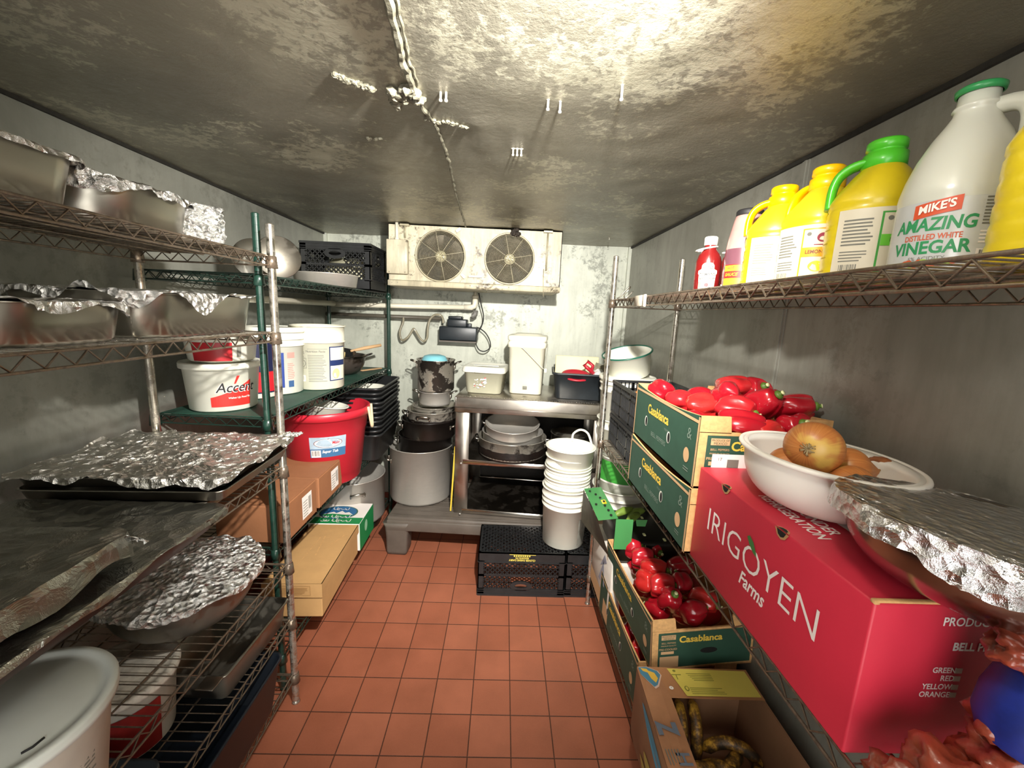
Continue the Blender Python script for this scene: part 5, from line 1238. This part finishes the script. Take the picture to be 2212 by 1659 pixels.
mb=MB(); f=flat((-.085,0,0),(0,-1,0),(0,0,1),.001); patch(mb,f,-.175,.175,.012,.09,0); polypatch(mb,f,[(-.02,.12),(.05,.25),(.09,.14)],1,.0004); polypatch(mb,f,[(.0,.20),(.06,.29),(.10,.27)],1,.0004); mb.build('sack_print',[M_tan,mat('faint_blue','9a9fb0',.6)],t)

# banana box
t=thing('banana_box','open brown carton of bananas with blue and yellow print, lowest right shelf','carton',(.66,.90,.178),radians(0))
bw_,bd,bh,th=.36,.50,.252,.006
mb=MB(); mb.bb(-bw_/2,bw_/2,-bd/2,bd/2,0,.006)
mb.bb(bw_/2-th,bw_/2,-bd/2,bd/2,0,bh); mb.bb(-bw_/2,bw_/2,bd/2-th,bd/2,0,bh); mb.bb(-bw_/2,bw_/2,-bd/2,-bd/2+th,0,bh)
def bul(v): return .05*sin(pi*min(1,(1-v)*1.0))*1.0
mb.grid(lambda u,v:Vector((-bw_/2-.045*sin(pi*(1-v)*.72)*(1-u)*u*3.2-.03*(1-v)*u,-bd/2+bd*v,bh*u)),8,14,0,True)
mb.build('box_body',mat('banana_board','8a6448',.7,0,.1,10),t)
mb=MB(); tp=lambda v:Vector((-bw_/2-.03*(1-v),-bd/2+bd*v,bh))
mb.grid(lambda u,v:tp(v)+Vector((.078*u,0,.004*sin(u*3)+.002)),3,14,0,False); mb.build('side_flap',mat('banana_flap','b07d58',.7,0,.14,12),t)
mb=MB(); mb.grid(lambda u,v:Vector((-bw_/2+.0+bw_*u,bd/2-.105*v-.004*u,bh+.006-.004*v)),6,3,0,False); fl=mb.build('end_flap',mat('banana_flap2','a9774f',.7,0,.1,10),t)
mb=MB(); f=flat((0,bd/2-.052,bh+.0065),(1,0,0),(0,1,0),.001)
polypatch(mb,f,[(-.085,.045),(.17,.04),(.17,-.052),(-.06,-.052)],0); 
g_=lambda v:f(v+Vector((0,0,.0012)))
for i in range(5): patch(mb,g_,-.03+.004*i,.05,-.02-.006*i+.045,-.018-.006*i+.045,1,0,6)
lines(mb,g_,-.04,.07,-.045,-.02,4,1,0,.3); polypatch(mb,g_,ell(-.05,-.028,.007,.009),1); polypatch(mb,g_,ell(-.05,-.028,.004,.006),0,.0015)
polypatch(mb,g_,ell(-.065,.035,.005,.004),1); patch(mb,g_,-.078,-.048,.02,.023,1,0,3); patch(mb,g_,-.066,-.063,.004,.02,1,0,1)
P=[(-.178,.048),(-.150,.050),(-.118,.034),(-.112,.018),(-.135,-.022),(-.148,-.03),(-.178,.02)]
polypatch(mb,f,[(x*1.0+.0,y) for x,y in P],3,.0008); polypatch(mb,f,[(x*.95-.009,y*.9+.003) for x,y in P],2,.0012)
polypatch(mb,f,[(-.172,.043),(-.153,.040),(-.150,.034),(-.133,.026),(-.128,.006),(-.140,-.010),(-.150,.005),(-.154,.026),(-.168,.032)],4,.0018)
polypatch(mb,f,ell(-.098,-.026,.0068,.006),5,.0012); polypatch(mb,f,ell(-.098,-.026,.0015,.0015,8),1,.0018)
mb.build('flap_print',[mat('banana_yellow_paper','dccb5e',.6,0,.06,9),mat('olive_ink','8a8a3a',.6),M_skyink,mat('pale_outline','d9b9a6',.6),mat('banana_gold','e2b545',.55),M_wink],fl)
mb=MB(); f=flat((-bw_/2+.02,0,bh+.0065),(0,-1,0),(1,0,0),.0035)
wr(mb,f,'Z',-.045,-.005,.075,0,bold=.05,xs=.7); lines(mb,f,.01,.05,-.03,.01,5,1,0,.35); wr(mb,f,'H',.035,.01,.05,0,bold=.02); patch(mb,f,.07,.13,-.035,.02,0)
mb.build('side_flap_print',[mat('grey_blue_ink','6c7684',.65),M_grey],t)
mb=MB(); sd=lambda x,y:(-bw_/2-.045*sin(pi*(1-((x+bd/2)/bd))*.72)*(1-y/bh)*(y/bh)*3.2-.03*(1-((x+bd/2)/bd))*(y/bh)-.0012)
def fs(v): return Vector((sd(-v.x,v.y)-v.z,-v.x,v.y))
polypatch(mb,fs,ell(.02,.13,.11,.022,24,.12),0); polypatch(mb,fs,ell(.06,.17,.12,.018,24,.05),0,.0004); polypatch(mb,fs,ell(.0,.225,.15,.011,24,-.03),1,.0008); polypatch(mb,fs,ell(.09,.10,.1,.016,24,.0),0)
mb.build('side_print',[mat('banana_print','b5a355',.6,0,.2,20),M_skyink],t)
for i in range(9):
    xx=.60+.045*(i%4)+.01*(i//4); yy=1.03-.055*(i%3)-.04*(i//3); lab=['banana curling up at the far aisle corner of the open brown carton','second upright banana from the aisle in the open brown carton'][i] if i<2 else 'spotted dark banana lying in the open brown carton'
    q=thing('banana',lab,'banana',(xx,yy,.285+.012*(i%2)),radians(100+20*i),'overripe bananas')
    P=[(-.07,0,-.01),(-.05,0,.012),(-.02,0,.03),(.02,0,.034),(.05,0,.02),(.072,0,-.004),(.085,0,-.02)]
    MB().tube(smooth(P,3),[.005]+[.010,.014]+[.0175]*13+[.012,.008,.005],9).build('peel',M_banana,q)
    MB().tube([(-.07,0,-.01),(-.085,0,-.03)],[.005,.004],6).build('stem',M_ink,q)
    if i<2: q.rotation_euler=(0,radians(-60),radians(80)); q.location=(.60+.045*i,1.06,.285)

# ------------------------------------------------------------------ jugs on the top right shelf
ZT=1.6475
def juice_jug(label, loc, rz, mcap, lab='lemon', full=True, sc=1, group='yellow juice jugs'):
    t=thing('juice_jug',label,'jug',loc,rz,group); r=.0655
    def ring(rad,z,sq=.35,n=44,dx=0,pin=0):
        P=[]
        for j in range(n):
            a=2*pi*j/n; c,s=cos(a),sin(a); k=(abs(c)**4+abs(s)**4)**(-.25); q=rad*(1+(k-1)*sq)
            x=q*c; y=q*s
            if pin and c<-.2: y*=1-pin*(-c-.2); x*=1-pin*.25
            P.append(Vector((x+dx,y,z)))
        return P
    L_=[ring(r*.86,0),ring(r*.98,.004),ring(r,.012)]
    z=.03
    for k in range(4):
        L_ += [ring(r,z-.006),ring(r*.975,z),ring(r,z+.006)]; z+=.026
    L_ += [ring(r,.132),ring(r*.965,.137),ring(r,.142),ring(r*1.0,.150),ring(r*.93,.168,.25,dx=.002,pin=.10),ring(r*.82,.185,.15,dx=.004,pin=.3),ring(r*.66,.203,.05,dx=.006,pin=.4),ring(r*.46,.216,0,dx=.008,pin=.2),ring(r*.36,.222,0,dx=.008),ring(r*.34,.236,0,dx=.008)]
    MB().loft(L_,0,cap0=True,cap1=True).build('jug_body',M_yel,t)
    mb=MB(); mb.lathe([(.031,.212),(.034,.214),(.0335,.236),(.028,.239),(.0275,.243),(.0305,.244),(.0305,.257),(.028,.260),(0,.260)],32,(.008,0,0))
    P=smooth([(-.010,0,.226),(-.035,0,.222),(-.055,0,.208),(-.0635,0,.185),(-.065,0,.160),(-.0645,0,.145)],4)
    
    n=12; rings=[]
    for i,p in enumerate(P):
        a=P[min(i+1,len(P)-1)]-P[max(i-1,0)]; a.normalize(); nn=Vector((a.z,0,-a.x))
        rings.append([p+nn*(.0085*cos(2*pi*j/n))+Vector((0,1,0))*(.0195*sin(2*pi*j/n)) for j in range(n)])
    mb.loft(rings,0,cap0=True,cap1=True); mb.build('cap_and_handle',mcap,t)
    mb=MB(); fn=cyl(lambda z:r*1.0+.0007,-pi/2+.28,.07)
    def rf(v):   # follow the squared body
        a=-pi/2+.28+v.x/r; c,s=cos(a),sin(a); k=(abs(c)**4+abs(s)**4)**(-.25); q=r*(1+(k-1)*.35)+.0010+v.z
        return Vector((q*c,q*s,.07+v.y))
    fn=rf; o=.0005
    patch(mb,fn,-.062,.075,-.062,.060,0,0,20)
    A=1
    patch(mb,fn,.0,.07,-.055,.052,A,o,12); patch(mb,fn,.003,.067,-.052,.049,0,o*2,12)
    patch(mb,fn,.003,.067,-.008,.012,2,o*3,12); wr(mb,lambda v:fn(v+Vector((0,0,o*4))),'LEMON JUICE' if lab=='lemon' else 'LIME JUICE',.035,.002,.0105,3,bold=.02,xs=.82)
    polypatch(mb,fn,ell(.035,.032,.0095,.0095),4,o*3); polypatch(mb,fn,ell(.035,.030,.005,.004),0,o*4); lines(mb,fn,.022,.048,.016,.020,1,4,o*3)
    polypatch(mb,fn,ell(.012,.040,.004,.004,14),6,o*3)
    polypatch(mb,fn,ell(.030,-.028,.013,.011),5,o*3); polypatch(mb,fn,ell(.044,-.031,.011,.010),5,o*4); polypatch(mb,fn,ell(.052,-.041,.009,.004),7,o*5)
    lines(mb,fn,-.052,-.008,-.005,.045,8,6,o,.45); lines(mb,fn,-.052,-.012,-.034,-.012,4,6,o,.35); barcode(mb,fn,-.052,-.020,-.058,-.038,0,6,o)
    for i in range(4): patch(mb,fn,-.10,-.078,-.048+.026*i,-.0465+.026*i,8,-.0003,3)
    lm=lab=='lemon'
    mb.build('printed_label',[M_label,M_orange if lm else M_lgreen,M_orange if lm else M_lgreen2,mat('label_brown','7a3a10',.5) if lm else M_ink,M_dred,mat('lemon_art','f3dc30',.5) if lm else mat('lime_art','86b83a',.5),M_grey,M_lgreen,mat('dark_yellow','c9ac10',.5)],t)
    return t
face=lambda x,y: atan2(-y,-x)+pi/2
juice_jug('yellow juice jug with yellow cap handle and lemon label, left one of the two',(.700,1.105,ZT),face(.7,1.105)-.12,M_yelcap).scale=(1,1,1)
j=juice_jug('yellow juice jug with yellow cap handle, standing before the bright green capped jug',(.705,.965,ZT),face(.7,.965)-.62,M_yelcap)
juice_jug('yellow juice jug with a bright green cap handle and lime label',(.700,.822,ZT),face(.7,.82)+.0,M_lime,'lime')
juice_jug('yellow ribbed jug cut off by the right picture edge',(.69,.515,ZT),face(.7,.52)+1.4,M_yelcap)
# vinegar
t=thing('vinegar_jug','translucent white vinegar jug with a green neck band, right of the green capped jug','jug',(.705,.668,ZT),face(.7,.668))
r=.070
pr=[(0,.003),(r*.8,0),(r*.95,.003),(r,.012),(r,.105),(r*.985,.112),(r*1.0,.119),(r*.99,.128),(r*.93,.150),(r*.80,.180),(r*.62,.208),(r*.45,.228),(r*.36,.240),(r*.345,.246),(r*.39,.248),(r*.37,.252),(r*.33,.255),(r*.32,.275),(0,.275)]
MB().lathe(pr,56).build('jug_body',M_milky,t)
MB().tube(smooth([(.012,0,.245),(.042,-.012,.243),(.056,-.018,.225),(.058,-.020,.180),(.058,-.020,.135)],4),.0125,10).build('handle',M_milky,t)
MB().lathe([(.024,.268),(.027,.269),(.028,.276),(.024,.279),(0,.279)],32).build('green_band',mat('green_band','2f8a4e',.35),t)
mb=MB(); fn=cyl(r,-pi/2,.060,.0008); o=.0005
patch(mb,fn,-.085,.095,-.055,.048,0,0,30)
k_=lambda z:(lambda v:fn(v+Vector((0,0,z))))
mb.grid(lambda u,v: fn(Vector((-.046+.052*u,.022+.008*u+.021*v,o*2))),10,2,1,True)

vs,fs=text_mesh("MIKE'S",.0165,bold=.03,xs=.85); mb.add([fn(Vector((v.x-.02,v.y+.037+v.x*.16,o*5))) for v in vs],fs,2)
wr(mb,k_(o),'AMAZING',-.022,.012,.026,3,bold=.03,xs=.80,shear=.1); wr(mb,k_(o),'DISTILLED WHITE',-.020,-.006,.0115,4,bold=.02,xs=.72); wr(mb,k_(o),'VINEGAR',-.022,-.022,.026,3,bold=.03,xs=.84); wr(mb,k_(o),'5% ACIDITY',-.022,-.0375,.008,6)
for i in range(14): polypatch(mb,fn,ell(-.05+.0045*i,-.046+random.uniform(-.002,.004),.005,.004,10),4+(i%3==0)+(0),o*2+i*.0001)
lines(mb,fn,.030,.075,.008,.048,9,6,o,.5); lines(mb,fn,.030,.070,-.018,.002,4,2,o,.5); barcode(mb,fn,.030,.070,-.048,-.026,2,6,o)
mb.build('printed_label',[M_clearlab,mat('mikes_orange','d0532e',.45),M_wink,mat('vinegar_green','2f8f58',.45),mat('vinegar_red','cf5a34',.5),mat('veg_green','98bb4a',.5),M_grey],t)
# sauce jug
t=thing('sauce_jug','pinkish brown sauce jug with a red and yellow label, between ketchup and juice','jug',(.700,1.235,ZT),face(.7,1.235))
r=.052
MB().lathe([(0,.002),(r*.9,0),(r,.006),(r*1.02,.06),(r*1.0,.085),(r*1.02,.095),(r*.98,.125)],44).build('jug_body',M_sauce,t)
MB().lathe([(r*.98,.125),(r*.90,.16),(r*.74,.205),(r*.66,.222),(0,.222)],44).build('jug_shoulder',M_saucetop,t)
MB().lathe([(r*.66,.218),(r*.68,.219),(r*.68,.232),(r*.62,.236),(0,.236)],32).build('cap',M_ink,t)
MB().tube(smooth([(r*.6,0,.20),(r*1.1,0,.185),(r*1.25,0,.15),(r*1.0,0,.115)],4),.009,9).build('handle',M_saucetop,t)
mb=MB(); fn=cyl(r*1.02,-pi/2-.05,.045); patch(mb,fn,-.05,.032,-.038,.035,0,0,16); patch(mb,fn,-.05,.004,-.030,.032,1,.0005,10)
patch(mb,fn,-.05,.0,-.004,.016,0,.0009,8); wr(mb,lambda v:fn(v+Vector((0,0,.001))),'HOT',-.028,.024,.010,2,bold=.02); wr(mb,lambda v:fn(v+Vector((0,0,.0013))),'SAUCE',-.027,.006,.012,1,bold=.02,shear=.3); wr(mb,lambda v:fn(v+Vector((0,0,.001))),'128 OZ',-.027,-.016,.007,2); patch(mb,fn,.012,.02,-.004,.004,3,.0005,2)
mb.add([fn(Vector(p)) for p in ((-.065,-.043,.001),(.02,-.043,.001),(.0,-.036,.001),(-.05,-.018,.001),(-.065,-.02,.001))],[(0,1,2,3,4)],3)
mb.build('printed_label',[mat('sauce_red','cf2a26',.45),mat('sauce_yellow','edb52a',.45),M_dred,M_label],t)
# ketchup
def ketchup(loc,rz,lab,full=True):
    t=thing('ketchup_bottle',lab,'bottle',loc,rz,'ketchup bottles'); r=.038
    rg=lambda a,b,z:[Vector((a*cos(2*pi*j/36),b*sin(2*pi*j/36),z)) for j in range(36)]
    MB().loft([rg(.034,.027,0),rg(.037,.030,.004),rg(.038,.031,.06),rg(.037,.030,.10),rg(.031,.026,.120),rg(.019,.018,.136),rg(.0165,.0165,.150),rg(.0165,.0165,.152)],0,cap0=True,cap1=True).build('bottle_body',M_ket,t)
    MB().lathe([(.0165,.149),(.0195,.150),(.0195,.172),(.017,.175),(0,.175)],30).build('cap',M_white,t)
    MB().tube([(.030*cos(2*pi*k/24)-.010,.020*sin(2*pi*k/24),.139+.006*cos(2*pi*k/24)) for k in range(24)],.0028,6,closed=True).build('handle_ring',M_white,t)
    mb=MB(); 
    def fn(v):
        a=-pi/2+v.x/.034; return Vector((.0385*cos(a),(.0315+v.z)*sin(a)-.0003,.048+v.y))
    S=[(-.024,-.042),(.024,-.042),(.027,.012),(.030,.022),(.021,.026),(.019,.036),(.010,.046),(-.010,.046),(-.019,.036),(-.021,.026),(-.030,.022),(-.027,.012)]
    hw=lambda y: .0206+.0026*(y+.042)/.054 if y<.012 else (.0258 if y<.022 else (.0258-.0095*min(1,(y-.022)/.004) if y<.034 else .0163*sqrt(max(0,1-((y-.034)/.013)**2))))
    ys=[-.042+.089*i/36 for i in range(37)]
    mb.grid(lambda u,v: fn(Vector(((2*u-1)*hw(-.042+.089*v),-.042+.089*v,.0012))),8,36,0,True)
    mb.tube([fn(Vector((s_*hw(y)*.9,y*.95+.0005,.002))) for s_,yy in ((1,ys),(-1,ys[::-1])) for y in yy],.0005,4,3,closed=True)
    for s_,y,z_ in (('HEINZ',.030,.0105),('TOMATO',.010,.0115),('KETCHUP',-.003,.0105)): wr(mb,lambda v:fn(v+Vector((0,0,.0016))),s_,0,y,z_,1,bold=.02,xs=.85)
    polypatch(mb,fn,ell(0,-.022,.0055,.0065),2,.0018); lines(mb,fn,-.018,.018,-.038,-.031,2,3,.0018,.4)
    patch(mb,fn,-.022,-.014,-.03,-.012,3,.0018,2); mb.build('printed_label',[M_label,M_ink,mat('tomato_red','b3242a',.5),M_grey],t)
    return t
ketchup((.640,1.325,ZT),face(.64,1.325),'red ketchup bottle with a keystone label, leftmost bottle on the top right shelf')
ketchup((.735,1.36,ZT),face(.7,1.36)+.8,'second ketchup bottle, half hidden behind the front one')
# price tag and wire coil
t=thing('shelf_tag','white paper tag folded over the front rail of the top right shelf','tag',(.5195,1.60,1.629)); MB().rbox((0,0,0),(.006,.105,.042),.002,seg=1).rbox((-.001,-.062,-.001),(.008,.026,.046),.002,seg=1).build('tag_paper',mat('dirty_tag','cfc4b2',.6,0,.2,30),t)
t=thing('wire_coil','small steel wire hook curled on the far end of the top right shelf','hook',(.545,1.965,1.648)); MB().tube(smooth([(-.02,0,.0),(.0,0,.012),(.03,0,.05),(.045,0,.06),(.04,.01,.045),(.02,.01,.02),(.03,.0,.008),(.06,0,.04)],4),.003,6).build('wire',M_chrome,t)
